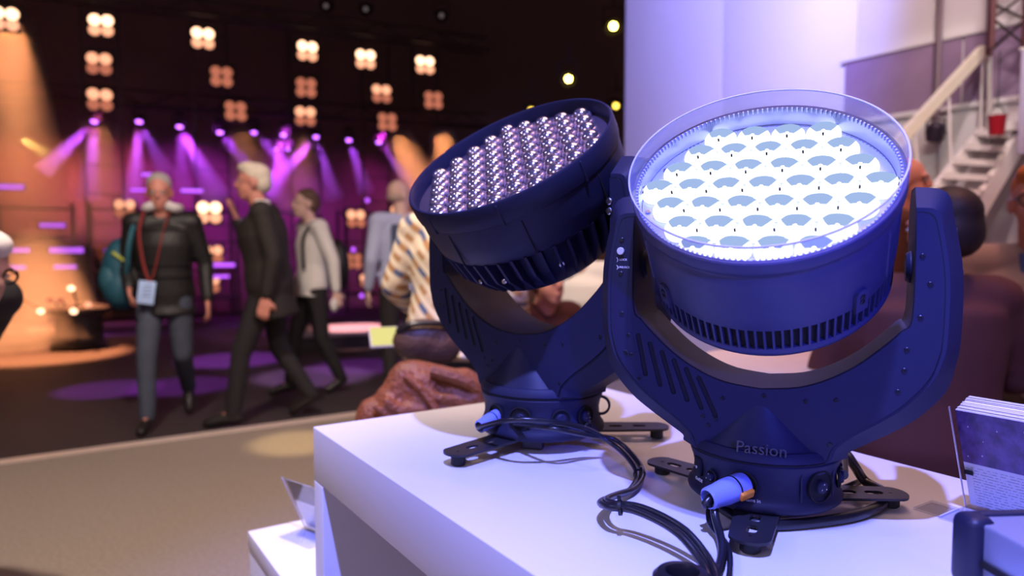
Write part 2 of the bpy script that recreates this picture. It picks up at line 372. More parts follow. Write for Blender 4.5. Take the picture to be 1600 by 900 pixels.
    def at_base(th, z, r=.0935, lift=0):
        th = R(th); out = V((math.sin(th) * sx, -math.cos(th) * sy, 0)).normalized(); p = V((r * math.sin(th) * sx, -r * math.cos(th) * sy, z * sz)) + out * lift
        return frame((math.cos(th), math.sin(th), 0), (0, 0, 1), out, p)
    def socket(th, name, r=.017, cap=True, cr=.008):
        b = MB(); k = sz; b.lathe([(r * k, .0015), (r * k, .004), ((r - .002) * k, .0046), ((r - .0025) * k, .001), (.0001, .001)], 28, at_base(th, .053)); s1 = b.build(name, m_seam, base, 40)
        if cap:
            b = MB(); b.lathe([(cr * k, .001), (cr * k, .006), (cr * .8 * k, .008), (.0001, .008)], 20, at_base(th, .053)); b.build('socket_plug', m_pl2, s1, 40)
            for a in (90, 210, 330):
                q = at_base(th, .053); q = q @ Matrix.Translation((.0045 * k * math.cos(R(a)), .0045 * k * math.sin(R(a)), .0082)); b = MB(); b.lathe([(.0009, 0), (.0009, .0006), (.0001, .0006)], 8, q); b.build('contact', m_steel, s1)
        return s1
    return root, base, at_base, socket, n_front, zp
def feet(root, angs, r1, r0=.055, wd=.027, z=.0155, th=.0035):
    for a in angs:
        L0, L1 = r0, r1 - wd * .75
        lp = [(L0, -wd * 1.15), (L0 + .05, -wd * 1.0)] + [(L1 + wd * .75 * math.cos(R(t)), wd * .92 * math.sin(R(t))) for t in range(-75, 76, 15)] + [(L0 + .05, wd * 1.0), (L0, wd * 1.15)]
        hs = [pill((r0 + (r1 - r0) * .42, 0), .006, .0065, 0), pill((r0 + (r1 - r0) * .68, 0), .006, .0065, 0)]
        hs = [[(x, y * 1.0) for x, y in h] for h in hs]
        pb = plate([lp] + hs, z, z + th); M = Matrix.Rotation(a - root.rotation_euler.z, 4, 'Z')
        f = pb.build('foot_plate', m_plate, root, 30, M)
        b = MB(); b.lathe([(.010, 0), (.012, .002), (.012, z - .001), (.009, z), (.0001, z)], 20, Matrix.Translation((r1 - .022, 0, 0))); b.build('rubber_foot', m_rub, f)
        b = MB(); b.lathe([(.0022, 0), (.0022, .0006), (.0001, .0008)], 10, Matrix.Translation((r1 - .022, 0, z + th))); b.build('rivet', m_bscrew, f)
# ------------------------------------------------------------------ the lit light in front
FB = V((.3479, .9745, TAB)); FY = -.441; FT = .7235
front, fbase, fat, fsock, fneck, fzp = moving_head(FB, FY, (1, 1, 1), 'moving head stage light switched on, glowing white lenses facing up, nearer one', 6)
feet(front, [R(131), R(246), R(-4)], .193)
HM = Matrix.Translation((0, 0, fzp)) @ Matrix.Rotation(FT, 4, 'X')          # head frame: z = optical axis, -y = towards the camera side
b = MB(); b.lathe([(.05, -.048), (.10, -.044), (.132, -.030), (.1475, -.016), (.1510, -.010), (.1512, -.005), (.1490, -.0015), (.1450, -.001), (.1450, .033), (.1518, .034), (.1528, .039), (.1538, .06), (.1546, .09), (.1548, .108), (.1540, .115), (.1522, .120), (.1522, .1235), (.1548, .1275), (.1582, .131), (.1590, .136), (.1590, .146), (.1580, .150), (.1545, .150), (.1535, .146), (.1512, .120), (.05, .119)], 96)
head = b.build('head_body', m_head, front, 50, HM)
b = MB(); b.lathe([(.1453, -.0005), (.1453, .0325)], 96, cap=(False, False)); b.build('vent_band', m_seam, front, 35, HM)
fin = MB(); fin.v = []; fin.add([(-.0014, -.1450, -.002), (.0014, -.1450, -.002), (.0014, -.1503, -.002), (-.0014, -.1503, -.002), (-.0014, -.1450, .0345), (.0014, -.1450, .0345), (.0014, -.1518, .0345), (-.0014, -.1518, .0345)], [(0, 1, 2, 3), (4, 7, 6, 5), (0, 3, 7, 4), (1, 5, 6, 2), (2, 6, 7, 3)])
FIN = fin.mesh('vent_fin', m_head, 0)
NF = 92
for i in range(NF):
    a = 2 * math.pi * i / NF
    link('vent_fin', FIN, head, Matrix.Rotation(a, 4, 'Z'))
m_rim = mat('clear_polycarbonate_ring', (.36, .40, .95), .10, alpha=.24, var=.05, spec=.8)
m_bez = mat('silver_blue_lens_tray', (.42, .46, .85), .28, .35, var=.08, scale=30)
b = MB(); b.lathe([(.1520, .147), (.1585, .147), (.1598, .152), (.1598, .170), (.1586, .1725), (.1568, .1725), (.1555, .169), (.1530, .153)], 96, cap=(False, False)); b.build('lens_ring', m_rim, front, 40, HM)
b = MB(); b.lathe([(.1572, .1728), (.1592, .1728), (.1592, .1745), (.1572, .1745), (.1572, .1728)], 96, cap=(False, False)); b.build('ring_edge', mat('bright_ring_edge', (.42, .45, .85), .2, var=.02), front, 40, HM)
b = MB(); b.lathe([(.1540, .1505), (.1522, .146), (.1500, .1258)], 96, cap=(False, False)); b.build('inner_wall', m_bez, front, 35, HM)
b = MB()
for i in range(150):                                       # knurled inner band
    a = 2 * math.pi * i / 150; b.box((0, -.1518, .1475), (.0022, .0022, .006), Matrix.Rotation(a, 4, 'Z'))
kn = b.build('knurled_band', m_bez, front, 0, HM); kn['kind'] = 'stuff'
b = MB(); b.lathe([(.0001, .1255), (.1495, .1255)], 96, cap=(False, False)); tray = b.build('lens_tray', m_bez, front, 35, HM)
# lenses: hexagonal pattern 4-5-6-7-6-5-4
m_lens = glow('lit_lens', (.84, .90, 1.0), 2.2)
m_lwin = glow('lens_window_glow', (.40, .55, .90), .92)
m_led = glow('led_core', (1, 1, 1), 9.0)
DL = .0435
lens = MB(); lens.lathe([(.0212, 0), (.0214, .004)] + [(.0214 * math.cos(R(t)), .004 + .0125 * math.sin(R(t))) for t in range(12, 90, 13)] + [(.0001, .0165)], 24)
LENS = lens.mesh('lens', m_lens, 60)
def dome(u, v, k=1.0):
    rr = min(.999, (u * u + v * v) / .0214 ** 2); return .004 + .0125 * math.sqrt(1 - rr) * k + .0005
wn = MB(); vs = []; fs = []; nu, nv = 12, 6
for j in range(nv + 1):
    t = j / nv; hw = .0172 * (1 - .50 * (1 - t) ** 2.2)
    for i in range(nu + 1):
        u = -1 + 2 * i / nu; x = hw * u; y = -.0095 + .0222 * t + .0030 * (u * u) * t * t; vs.append((x, y, dome(x, y)))
for j in range(nv):
    for i in range(nu): fs.append((j * (nu + 1) + i, j * (nu + 1) + i + 1, (j + 1) * (nu + 1) + i + 1, (j + 1) * (nu + 1) + i))
wn.add(vs, fs); LWIN = wn.mesh('lens_window', m_lwin, 60)
ld = MB(); ld.ell((0, -.0095, dome(0, -.0095)), (.0024, .0024, .0009), 12, 6); LLED = ld.mesh('led_core', m_led, 60)
for row in range(-3, 4):
    k = 7 - abs(row)
    for i in range(k):
        x = (i - (k - 1) / 2) * DL; y = row * DL * .866
        L_ = link('lens', LENS, front, HM @ Matrix.Translation((x, y, .1258)))
        wob = Matrix.Rotation(R(random.uniform(-6, 6)), 4, 'Z')
        link('lens_window', LWIN, L_, wob); link('led_core', LLED, L_)
PEG = MB().lathe([(.0012, 0), (.0012, .004), (.0001, .0042)], 8).mesh('lens_peg', m_seam)
for row in range(-3, 3):
    k = 6 - abs(row) if row < 0 else 6 - abs(row)
    for i in range(max(0, 7 - max(abs(row), abs(row + 1)))):
        kk = 7 - max(abs(row), abs(row + 1)); link('lens_peg', PEG, tray, Matrix.Translation(((i - (kk - 1) / 2) * DL, (row + .5) * DL * .866 + .004, .138)))
for a, rr in ((248, .141), (262, .144), (285, .142), (300, .145), (62, .142), (75, .145), (100, .143), (330, .146), (30, .146)):
    link('tray_screw', SCREW_S, tray, HM.inverted() @ HM @ Matrix.Translation((rr * math.sin(R(a)), -rr * math.cos(R(a)), .1262)))
for a in (270, 90):
    b = MB(); b.box((0, 0, .005), (.007, .016, .010), bev=.001); b.build('tray_clip', m_pl2, tray, 30, Matrix.Rotation(R(a), 4, 'Z') @ Matrix.Translation((0, -.1465, .1258)) @ Matrix.Rotation(R(90), 4, 'Z'))
b = MB(); gp = [((.0085 + (.0014 if i % 2 else 0)) * math.cos(2 * math.pi * i / 40), (.0085 + (.0014 if i % 2 else 0)) * math.sin(2 * math.pi * i / 40)) for i in range(40)]; b.prism(gp, 0, .005); b.build('zoom_gear', m_pl2, tray, 0, Matrix.Translation((-.012, -.1405, .1258)))
for a in (-47, 47):
    Q = Matrix.Rotation(R(a), 4, 'Z') @ Matrix.Translation((0, -.1525, .047)) @ Matrix.Rotation(R(90 + 1), 4, 'X')
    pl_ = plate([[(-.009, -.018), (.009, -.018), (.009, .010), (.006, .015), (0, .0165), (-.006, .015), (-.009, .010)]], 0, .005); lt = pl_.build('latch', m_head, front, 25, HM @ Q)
    for y in (.006, -.002): link('latch_screw', SCREW, lt, Matrix.Translation((0, y, .005)))
for a in (-62, 66):
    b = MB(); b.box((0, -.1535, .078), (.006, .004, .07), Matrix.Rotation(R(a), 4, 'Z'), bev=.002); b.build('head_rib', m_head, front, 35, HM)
# base details
fsock(-9, 'power_inlet', .019, False); fsock(51, 'power_outlet', .021, True, .0085); fsock(-36, 'fuse_holder', .009, True, .005)
fsock(86, 'signal_socket', .014, True)
b = MB(); b.box((0, 0, .002), (.017, .025, .006), fat(-55, .058), bev=.002); sw = b.build('rocker_switch', m_seam, fbase)
text('switch_marks', '- o', .008, m_white, sw, fat(-55, .058, lift=.0062))
text('switch_caption', 'On/Off', .0065, m_white, fbase, fat(-52, .0405, lift=.0035))
text('inlet_caption', 'Mains in', .0065, m_white, fbase, fat(-2, .0355, lift=.0040))
for s_ in (-1, 1):
    b = MB(); b.box((0, 0, .001), (.003, .044, .004), fat(51 + s_ * 17, .053), bev=.001); b.build('socket_guard', m_pl2, fbase)
# embossed lettering on the neck (follows the slope)
nM = frame((1, 0, 0), (0, .35, .937), (0, -.937, .35), (.006, -.0925, .1005))
text('embossed_lettering', 'Passion', .021, m_emb, fneck, nM, .0004)
# lock knob and its printing on the left arm
b = MB(); b.lathe([(.0052, 0), (.0052, .003), (.0044, .004), (.0001, .004)], 20, Matrix.Translation((-.188, -.0612, .349)) @ Matrix.Rotation(R(90), 4, 'X')); lk = b.build('lock_knob', mat('pale_nylon', (.62, .62, .7), .4), front)
def onplate(x, z): return frame((1, 0, 0), (0, 0, 1), (0, -1, 0), (x, -.0612, z))
text('lock_caption', 'LOCK', .0042, m_white, front, onplate(-.1845, .337)); text('unlock_caption', 'UNLOCK', .0042, m_white, front, onplate(-.1835, .3265))
for z in (.337, .3265):
    b = MB(); b.tube([(-.1935 + .0012 * math.sin(t * .6), -.0614, z + .0010 * t - .003) for t in range(7)], .0004, 6); b.build('lock_arrow', m_white, front)
# ------------------------------------------------------------------ the unlit light behind
RB = V((.055, 1.305, TAB)); RY = R(-42); RT = R(36)
rear, rbase, rat, rsock, rneck, rzp = moving_head(RB, RY, (1.13, 1.13, 1.165), 'moving head stage light switched off, dark glassy lenses, behind the glowing one', 5)
feet(rear, [R(228), R(1), R(114)], .235, .065, .029, .019, .004)
HR = Matrix.Translation((0, 0, rzp)) @ Matrix.Rotation(RT, 4, 'X')
RR = .187
b = MB(); b.lathe([(.04, -.055), (.11, -.050), (.128, -.040), (.142, -.012), (.150, .006), (.153, .045), (.174, .050), (.1800, .058), (.1835, .085), (.1850, .112), (.1853, .1235), (.1872, .1245), (.1888, .135), (.1885, .158), (.1865, .161), (.1835, .161), (.1815, .157), (.1800, .134), (.05, .133)], 96)
rhead = b.build('head_body', m_pl, rear, 35, HR)
rf = MB(); rf.add([(-.0022, -.140, -.030), (.0022, -.140, -.030), (.0022, -.147, -.026), (-.0022, -.147, -.026), (-.0022, -.150, .053), (.0022, -.150, .053), (.0022, -.1795, .053), (-.0022, -.1795, .053), (.0022, -.172, .010), (-.0022, -.172, .010)],
    [(0, 1, 2, 3), (4, 7, 6, 5), (0, 3, 9, 7, 4), (1, 5, 6, 8, 2), (2, 8, 9, 3), (8, 6, 7, 9)])
RFIN = rf.mesh('cooling_fin', m_pl2, 0)
for i in range(46): link('cooling_fin', RFIN, rhead, Matrix.Rotation(2 * math.pi * i / 46, 4, 'Z'))
for a in (-50, -12, 30, 75, 160, 250):
    b = MB(); b.box((0, -.1878, .139), (.004, .004, .036), Matrix.Rotation(R(a), 4, 'Z'), bev=.001); b.build('collar_rib', m_pl2, rhead)
    b = MB(); b.box((0, -.1845, .088), (.0025, .003, .06), Matrix.Rotation(R(a + 8), 4, 'Z'), bev=.0008); b.build('collar_rib', m_seam, rhead)
for a in (-8, 10, 45): link('fin_screw', SCREW_S, rhead, Matrix.Rotation(R(a), 4, 'Z') @ Matrix.Translation((.006, -.168, .012)) @ Matrix.Rotation(R(80), 4, 'X') @ Matrix.Scale(1.3, 4))
m_tray2 = mat('dull_violet_lens_tray', (.085, .065, .085), .35, .4, var=.2, scale=40)
b = MB(); b.lathe([(.0001, .1345), (.1798, .1345)], 96, cap=(False, False)); rtray = b.build('lens_tray', m_tray2, rear, 35, HR)
m_gl = mat('unlit_lens_glass', (.62, .54, .57), .16, .9, var=.15, scale=90, coat=1.0)
m_gl2 = mat('unlit_lens_cup', (.50, .40, .46), .25, .8, var=.2, scale=50)
m_tab = mat('copper_pink_tab', (.62, .30, .26), .35, .5, var=.1)
rl = MB(); rl.lathe([(.0188, 0), (.0192, .003), (.0180, .007), (.0150, .0095)], 20, cap=(False, False)); RCUP = rl.mesh('lens', m_gl2, 50)
rd = MB(); rd.lathe([(.0150, .0085)] + [(.0148 * math.cos(R(t)), .0090 + .0115 * math.sin(R(t))) for t in range(8, 90, 13)] + [(.0001, .0205)], 20); RDOME = rd.mesh('lens_dome', m_gl, 60)
rt_ = MB(); rt_.box((.0, .0205, .006), (.012, .0022, .005), bev=.0006); RTAB = rt_.mesh('lens_tab', m_tab, 30)
DR = .0400; RA = R(9)
for row in range(-4, 5):
    k = 9 - abs(row)
    for i in range(k):
        x = (i - (k - 1) / 2) * DR; y = row * DR * .866
        x, y = x * math.cos(RA) - y * math.sin(RA), x * math.sin(RA) + y * math.cos(RA)
        L_ = link('lens', RCUP, rear, HR @ Matrix.Translation((x, y, .1346)))
        link('lens_dome', RDOME, L_); link('lens_tab', RTAB, L_, Matrix.Rotation(RA + R(60), 4, 'Z'))
rsock(-8, 'power_inlet', .016, False); rsock(20, 'power_outlet', .018, True); rsock(57, 'signal_socket', .015, True); rsock(84, 'signal_socket', .016, True)
b = MB(); b.lathe([(.014, -.003), (.018, -.003), (.018, .004), (.014, .004), (.014, -.003)], 24, rat(120, .058, lift=.002) @ Matrix.Rotation(R(90), 4, 'Y'), cap=(False, False)); b.build('safety_eyelet', m_pl2, rbase)
b = MB(); b.box((0, 0, -.004), (.036, .022, .020), rat(28, .012, r=.07), bev=.002); b.build('cable_guide', m_plate, rbase)
for (z) in (.365, .352):
    link('arm_screw', SCREW_S, rear, Matrix.Translation((.193, -.0695, z * 1.165)) @ Matrix.Rotation(R(90), 4, 'X') @ Matrix.Scale(1.6, 4))
# ------------------------------------------------------------------ power leads
m_cab = mat('black_cable', (.015, .015, .020), .28, var=.05, spec=.6)
m_conn = mat('pale_blue_connector_plastic', (.24, .30, .80), .35, var=.04)
m_orange = mat('orange_latch', (.85, .30, .03), .4, var=.05)
def lead(label, pts, r, connector=None, latch=True, cs=1.0):
    root = empty('power_lead', (0, 0, 0), 0, label=label, cat='cable')
    b = MB(); b.tube(smooth_path(pts), r, 12); b.build('cable', m_cab, root, 60)
    if connector is not None:
        M = connector
        b = MB(); b.lathe([(.0080, .000), (.0125, .000), (.0130, .003), (.0130, .026), (.0118, .036), (.0112, .048), (.0090, .050), (.0085, .046), (.0078, .038), (.0060, .036), (.0001, .036)], 28, M @ Matrix.Scale(cs, 4)); cn = b.build('connector', m_conn, root, 40)
        b = MB(); b.lathe([(.0134, .014), (.0134, .016), (.0132, .016)], 28, M @ Matrix.Scale(cs, 4), cap=(False, False)); b.build('connector_seam', m_seam, cn)
        if latch:
            b = MB(); b.box((.0128, .0, .009), (.006, .009, .018), M @ Matrix.Scale(cs, 4), bev=.0018); b.build('latch', m_orange, cn)
    return root
FM = Matrix.Translation(FB) @ Matrix.Rotation(FY, 4, 'Z'); RM = Matrix.Translation(RB) @ Matrix.Rotation(RY, 4, 'Z')
# connector of the front light points out of the inlet, towards the camera and left
cp = FM @ fat(-9, .053).translation; co = (FM.to_3x3() @ fat(-9, .053).to_3x3() @ V((0, 0, 1))).normalized()
cax = (co * .80 + V((-.62, .05, -.16))).normalized(); cx = V((.35, -.9, -.35)); cx = (cx - cax * cx.dot(cax)).normalized()
CM = frame(cx, cax.cross(cx), cax, cp + co * .001)
tip = CM @ V((0, 0, .056))
Z = lambda px, py, z: G(px, py, TAB + z)
lead('black power lead with pale blue plug and orange latch in the glowing light', [CM @ V((0, 0, .034)), tip, tip + cax * .010 + V((0, 0, -.006)), Z(1114, 784, .040), Z(1118, 810, .024), Z(1126, 840, .012), Z(1128, 868, .008), Z(1118, 900, .006), Z(1095, 940, .006)], .0052, CM, True, 1.25)
rp = RM @ rat(-8, .05).translation; ro = (RM.to_3x3() @ rat(-8, .05).to_3x3() @ V((0, 0, 1))).normalized()
rax = (ro + V((.28, 0, -.15))).normalized(); rx = rax.cross(V((0, 0, 1))).normalized(); CR = frame(rx, rax.cross(rx), rax, rp)
rt = CR @ V((0, 0, .05))
run1 = [Z(800, 656, .079), Z(860, 659, .076), Z(912, 669, .058), Z(952, 690, .034), Z(982, 716, .018), Z(996, 742, .008), Z(984, 766, .008), Z(955, 777, .014), Z(938, 785, .024), Z(950, 792, .034), Z(985, 796, .038), Z(1025, 812, .036), Z(1062, 836, .030), Z(1092, 872, .016), Z(1108, 905, .008), Z(1112, 950, .006)]
lead('black power lead with blue plug running from the unlit light, outer of the pair', [CR @ V((0, 0, .036)), rt] + run1, .0046, CR, False, 1.0)
run2 = [p + (V((.002, -.003, -.010)) if i < 3 else V((.009, .006, .002))) for i, p in enumerate(run1)]
lead('black cable tied alongside the unlit light lead, inner of the pair', [rat(20, .05, r=.096).translation.copy() if False else RM @ rat(16, .045, r=.099).translation] + run2[1:], .0042)
lead('thick black cable curled around the foot of the glowing light', [FM @ fat(86, .056, r=.10).translation, Z(1318, 706, .060), Z(1335, 728, .034), Z(1352, 752, .010), Z(1385, 772, .007), Z(1376, 790, .007), Z(1335, 806, .0075), Z(1270, 816, .0075), Z(1205, 820, .0075), Z(1160, 812, .0075), Z(1130, 795, .0075)], .0070)
lead('thin black cable hanging behind the glowing light beside its right foot', [FM @ fat(92, .066, r=.096).translation, Z(1312, 698, .075), Z(1330, 712, .045), Z(1346, 745, .008), Z(1330, 756, .006), Z(1290, 770, .006)], .0032)
lead('thin black cable dropping past the front foot to the grommet', [Z(1120, 778, .03), Z(1108, 792, .024), Z(1110, 820, .012), Z(1135, 850, .006), Z(1141, 880, .006), Z(1136, 930, .006)], .0034)
m_tie = mat('black_nylon_tie', (.01, .01, .012), .35, var=0)
for i, (px, py, z, lb) in enumerate([(999, 741, .009, 'black nylon tie at the bend of the paired cables'), (969, 793, .037, 'black nylon tie around the cables where they turn back'), (918, 668, .046, 'small black nylon tie on the cables beside the unlit light')]):
    p = Z(px, py, z); t = empty('cable_tie', p, 0, label=lb, cat='cable tie', group='ties on the power leads')
    dr = [V((.15, -.9, -.3)), V((.9, -.25, .1)), V((.7, -.7, -.3))][i].normalized(); M = dr.to_track_quat('Z', 'Y').to_matrix().to_4x4()
    b = MB(); b.lathe([(.0088, -.002), (.0096, -.002), (.0096, .002), (.0088, .002), (.0088, -.002)], 20, M, cap=(False, False)); b.build('strap', m_tie, t)
    b = MB(); b.box((0, .0118, 0), (.005, .005, .005), M, bev=.0006); b.build('tie_head', m_tie, t)
gp_ = G(1066, 915, TAB)
gr = empty('cable_grommet', gp_, 0, label='round black cable grommet in the table top at the bottom edge', cat='grommet')
b = MB(); b.lathe([(.030, .0), (.032, .004), (.031, .010), (.026, .015), (.018, .016), (.016, .010), (.016, .001), (.0001, .001)], 36); b.build('ring', m_cab, gr)
b = MB(); b.lathe([(.0001, .0015), (.0158, .0015)], 24, cap=(False, False)); b.build('bore', m_seam, gr)
# ------------------------------------------------------------------ leaflet holder at the right of the table
m_acr = clear('clear_acrylic', (.95, .96, 1.0), .015)
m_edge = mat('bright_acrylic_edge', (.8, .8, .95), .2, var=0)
m_paper = mat('white_paper', (.82, .82, .86), .6, var=.02)
def printed(name, dark_frac, c0, c1, star=True):
    """leaflet print: starry violet picture above, white page with text lines below (v from 0 bottom to 1 top)"""
    m = bpy.data.materials.new(name); m.use_nodes = True; nt = m.node_tree; L = nt.links; N = nt.nodes.new; b = nt.nodes['Principled BSDF']; b.inputs['Roughness'].default_value = .35
    tc = N('ShaderNodeTexCoord'); sp = N('ShaderNodeSeparateXYZ'); L.new(tc.outputs['UV'], sp.inputs[0])
    def math_(op, a, c=None):
        n = N('ShaderNodeMath'); n.operation = op
        for i, q in enumerate((a, c)):
            if q is None: continue
            if isinstance(q, (int, float)): n.inputs[i].default_value = q
            else: L.new(q, n.inputs[i])
        return n.outputs[0]
    u, v = sp.outputs[0], sp.outputs[1]
    nz = N('ShaderNodeTexNoise'); nz.inputs['Scale'].default_value = 7; nz.inputs['Detail'].default_value = 6; L.new(tc.outputs['UV'], nz.inputs['Vector'])
    ra = N('ShaderNodeValToRGB'); ra.color_ramp.elements[0].color = c0 + (1,); ra.color_ramp.elements[1].color = c1 + (1,); ra.color_ramp.elements[0].position = .35; ra.color_ramp.elements[1].position = .65; L.new(nz.outputs['Fac'], ra.inputs[0])
    vo = N('ShaderNodeTexVoronoi'); vo.inputs['Scale'].default_value = 11; L.new(tc.outputs['UV'], vo.inputs['Vector'])
    st = math_('LESS_THAN', vo.outputs['Distance'], .09 if star else -1)
    pic = N('ShaderNodeMix'); pic.data_type = 'RGBA'; L.new(st, pic.inputs[0]); L.new(ra.outputs[0], pic.inputs[6]); pic.inputs[7].default_value = (.8, .8, .95, 1)
    ln = math_('LESS_THAN', math_('FRACT', math_('MULTIPLY', v, 34.)), .38)
    wd = N('ShaderNodeTexNoise'); wd.inputs['Scale'].default_value = 1; mp = N('ShaderNodeMapping'); mp.inputs['Scale'].default_value = (26, 34, 1); L.new(tc.outputs['UV'], mp.inputs[0]); L.new(mp.outputs[0], wd.inputs['Vector'])
    wm = math_('GREATER_THAN', wd.outputs['Fac'], .47)
    inm = math_('MULTIPLY', math_('GREATER_THAN', u, .08), math_('LESS_THAN', u, .92))
    inm = math_('MULTIPLY', inm, math_('LESS_THAN', v, 1 - dark_frac - .04))
    ink = math_('MULTIPLY', math_('MULTIPLY', ln, wm), inm); ink = math_('MULTIPLY', ink, .55)
    pg = N('ShaderNodeMix'); pg.data_type = 'RGBA'; L.new(ink, pg.inputs[0]); pg.inputs[6].default_value = (.88, .88, .92, 1); pg.inputs[7].default_value = (.12, .12, .2, 1)
    top = math_('GREATER_THAN', v, 1 - dark_frac)
    fin_ = N('ShaderNodeMix'); fin_.data_type = 'RGBA'; L.new(top, fin_.inputs[0]); L.new(pg.outputs[2], fin_.inputs[6]); L.new(pic.outputs[2], fin_.inputs[7]); L.new(fin_.outputs[2], b.inputs['Base Color'])
    return m
def sheet(name, wd, ht, th, m, parent, M):
    """thin page with UVs on its printed face (local x width, y height, z = printed side)"""
    me = bpy.data.meshes.new(name); x, y, z = wd / 2, ht, th
    vs = [(-x, 0, 0), (x, 0, 0), (x, y, 0), (-x, y, 0), (-x, 0, -z), (x, 0, -z), (x, y, -z), (-x, y, -z)]
    me.from_pydata(vs, [], [(0, 1, 2, 3), (7, 6, 5, 4), (0, 4, 5, 1), (1, 5, 6, 2), (2, 6, 7, 3), (3, 7, 4, 0)])
    uv = me.uv_layers.new(name='UVMap')
    for i, c in enumerate([(0, 0), (1, 0), (1, 1), (0, 1)]): uv.data[i].uv = c
    me.materials.append(m)
    if m is not m_paper:
        me.materials.append(m_paper)
        for p in me.polygons: p.material_index = 0 if p.index == 0 else 1
    return link(name, me, parent, M)
wdir = -D1; mdir = -E1                                     # width runs towards the camera, page faces left
LEAN = R(21); hup = (V((0, 0, 1)) * math.cos(LEAN) + mdir * math.sin(LEAN)).normalized(); hn = wdir.cross(hup).normalized()
if hn.dot(mdir) < 0: hn = -hn
HB = G(1514, 789, TAB + .004)
HWD, HHT = .108, .152
hold = empty('leaflet_holder', HB, 0, label='clear acrylic leaflet holder leaning at the right end of the table', cat='leaflet holder')
hM = frame(wdir, hup, hn, wdir * (HWD / 2))
b = MB(); b.box((0, HHT / 2, .0035), (HWD + .006, HHT + .004, .002), hM); b.build('front_sheet', m_acr, hold, 0)
b = MB(); b.box((0, .018, -.046), (HWD + .006, .036, .002), hM); b.box((0, .001, -.020), (HWD + .006, .002, .052), hM); b.build('pocket', m_acr, hold, 0)
b = MB(); b.box((-HWD / 2 - .003, HHT / 2, .0035), (.0012, HHT + .004, .0024), hM); b.build('bright_edge', m_edge, hold, 0)
fx = frame(wdir, -mdir, V((0, 0, 1)), wdir * (HWD / 2) + V((0, 0, -.003)))
b = MB(); b.box((0, -.035, .001), (HWD + .006, .085, .002), fx); b.build('foot_sheet', m_acr, hold, 0)
b = MB(); b.box((0, 0, 0), (.011, .007, .0006), hM @ Matrix.Translation((-HWD / 2 + .009, .058, .0052))); b.build('sticker', m_seam, hold, 0)
m_print = printed('violet_star_leaflet_print', .54, (.045, .012, .10), (.15, .075, .30))
NLF = 22
for i in range(NLF):
    M = Matrix.Translation(HB) @ hM @ Matrix.Translation((random.uniform(-.0008, .0008), .003 + random.uniform(0, .0015), .0015 - i * .0019))
    o = sheet('leaflet', HWD - .006, HHT - .006 + random.uniform(-.001, .001), .0011, m_print if i == 0 else m_paper, None, M)
    if i == 0: tag(o, 'front leaflet in the holder, violet starry picture over white text', 'leaflet', 'leaflets in the acrylic holder')
    else: tag(o, 'white leaflet stacked behind the starry front page in the holder', 'leaflet', 'leaflets in the acrylic holder')
# loose clear sheet lying in front of the holder
p = G(1462, 797, TAB); ls = empty('acrylic_sheet', p, 0, label='small clear acrylic sheet lying on the table by the holder', cat='acrylic sheet')
b = MB(); b.box((0, 0, .002), (.05, .035, .003), Matrix.Rotation(rzE, 4, 'Z')); b.build('sheet', m_acr, ls, 0)
b = MB(); b.box((0, -.0175, .002), (.05, .0012, .0032), Matrix.Rotation(rzE, 4, 'Z')); b.build('bright_edge', m_edge, ls, 0)
# ------------------------------------------------------------------ grey metal box in the lower right corner
m_grey = mat('pale_blue_grey_metal', (.34, .38, .55), .42, .5, var=.06, scale=30)
m_corner = mat('navy_rubber_corner', (.012, .014, .045), .45, var=.1)
bxP = G(1490, 797, TAB + .088); BZ = .088
gb = empty('control_box', (bxP.x, bxP.y, TAB), R(4), label='pale grey metal control box with navy rubber corner at bottom right', cat='control box')
b = MB(); b.box((.21, -.17, .046), (.40, .33, .076), bev=.003); b.build('case', m_grey, gb)
b = MB(); b.box((.0085, -.17, .046), (.004, .325, .006)); b.build('side_groove', m_seam, gb)
b = MB(); b.box((.21, -.004, .080), (.40, .012, .014), bev=.003); b.build('rear_edge', m_corner, gb)
b = MB(); b.box((.012, -.014, .052), (.030, .034, .074), bev=.010); b.build('corner_cap', m_corner, gb)
b = MB(); b.box((.21, -.18, .0855), (.33, .26, .003), bev=.001); b.build('top_panel', mat('lavender_grey_panel', (.42, .40, .58), .4, .2), gb)
b = MB(); b.tube(smooth_path([(.062, -.058, .088), (.070, -.052, .098), (.082, -.055, .097), (.095, -.07, .090)]), .0035, 8); b.build('toggle', m_rub, gb)
for x in (.02, .38):
    for y in (-.03, -.31): b = MB(); b.lathe([(.009, 0), (.009, .009), (.0001, .009)], 16, Matrix.Translation((x, y, 0))); b.build('foot', m_rub, gb)
# sign holder on the low plinth, same slanted kind
sp_ = G(479, 822, LZ + .004)
wd0, md0 = wdir, mdir; wdir = V((.8, -.6, 0)); mdir = V((-.6, -.8, 0)); hup = (V((0, 0, 1)) * math.cos(R(24)) + mdir * math.sin(R(24))).normalized(); hn = hup.cross(wdir).normalized(); hn = hn if hn.dot(mdir) > 0 else -hn
hM = frame(wdir, hup, hn, wdir * (HWD / 2)); fx = frame(wdir, -mdir, V((0, 0, 1)), wdir * (HWD / 2) + V((0, 0, -.003)))
sg = empty('sign_holder', sp_, 0, label='clear acrylic sign holder standing on the low white plinth', cat='sign holder')
b = MB(); b.box((0, HHT / 2, .0035), (HWD + .006, HHT + .004, .002), hM); b.build('front_sheet', m_acr, sg, 0)
b = MB(); b.box((-HWD / 2 - .003, HHT / 2, .0035), (.0014, HHT + .004, .0026), hM); b.build('bright_edge', m_edge, sg, 0)
b = MB(); b.box((0, -.035, .001), (HWD + .006, .085, .002), fx); b.build('foot_sheet', m_acr, sg, 0)
o = sheet('sign_card', HWD - .004, HHT - .008, .0008, printed('black_white_card_print', .44, (.008, .01, .012), (.03, .035, .045), False), None, Matrix.Translation(sp_) @ hM @ Matrix.Translation((0, .004, .0)))
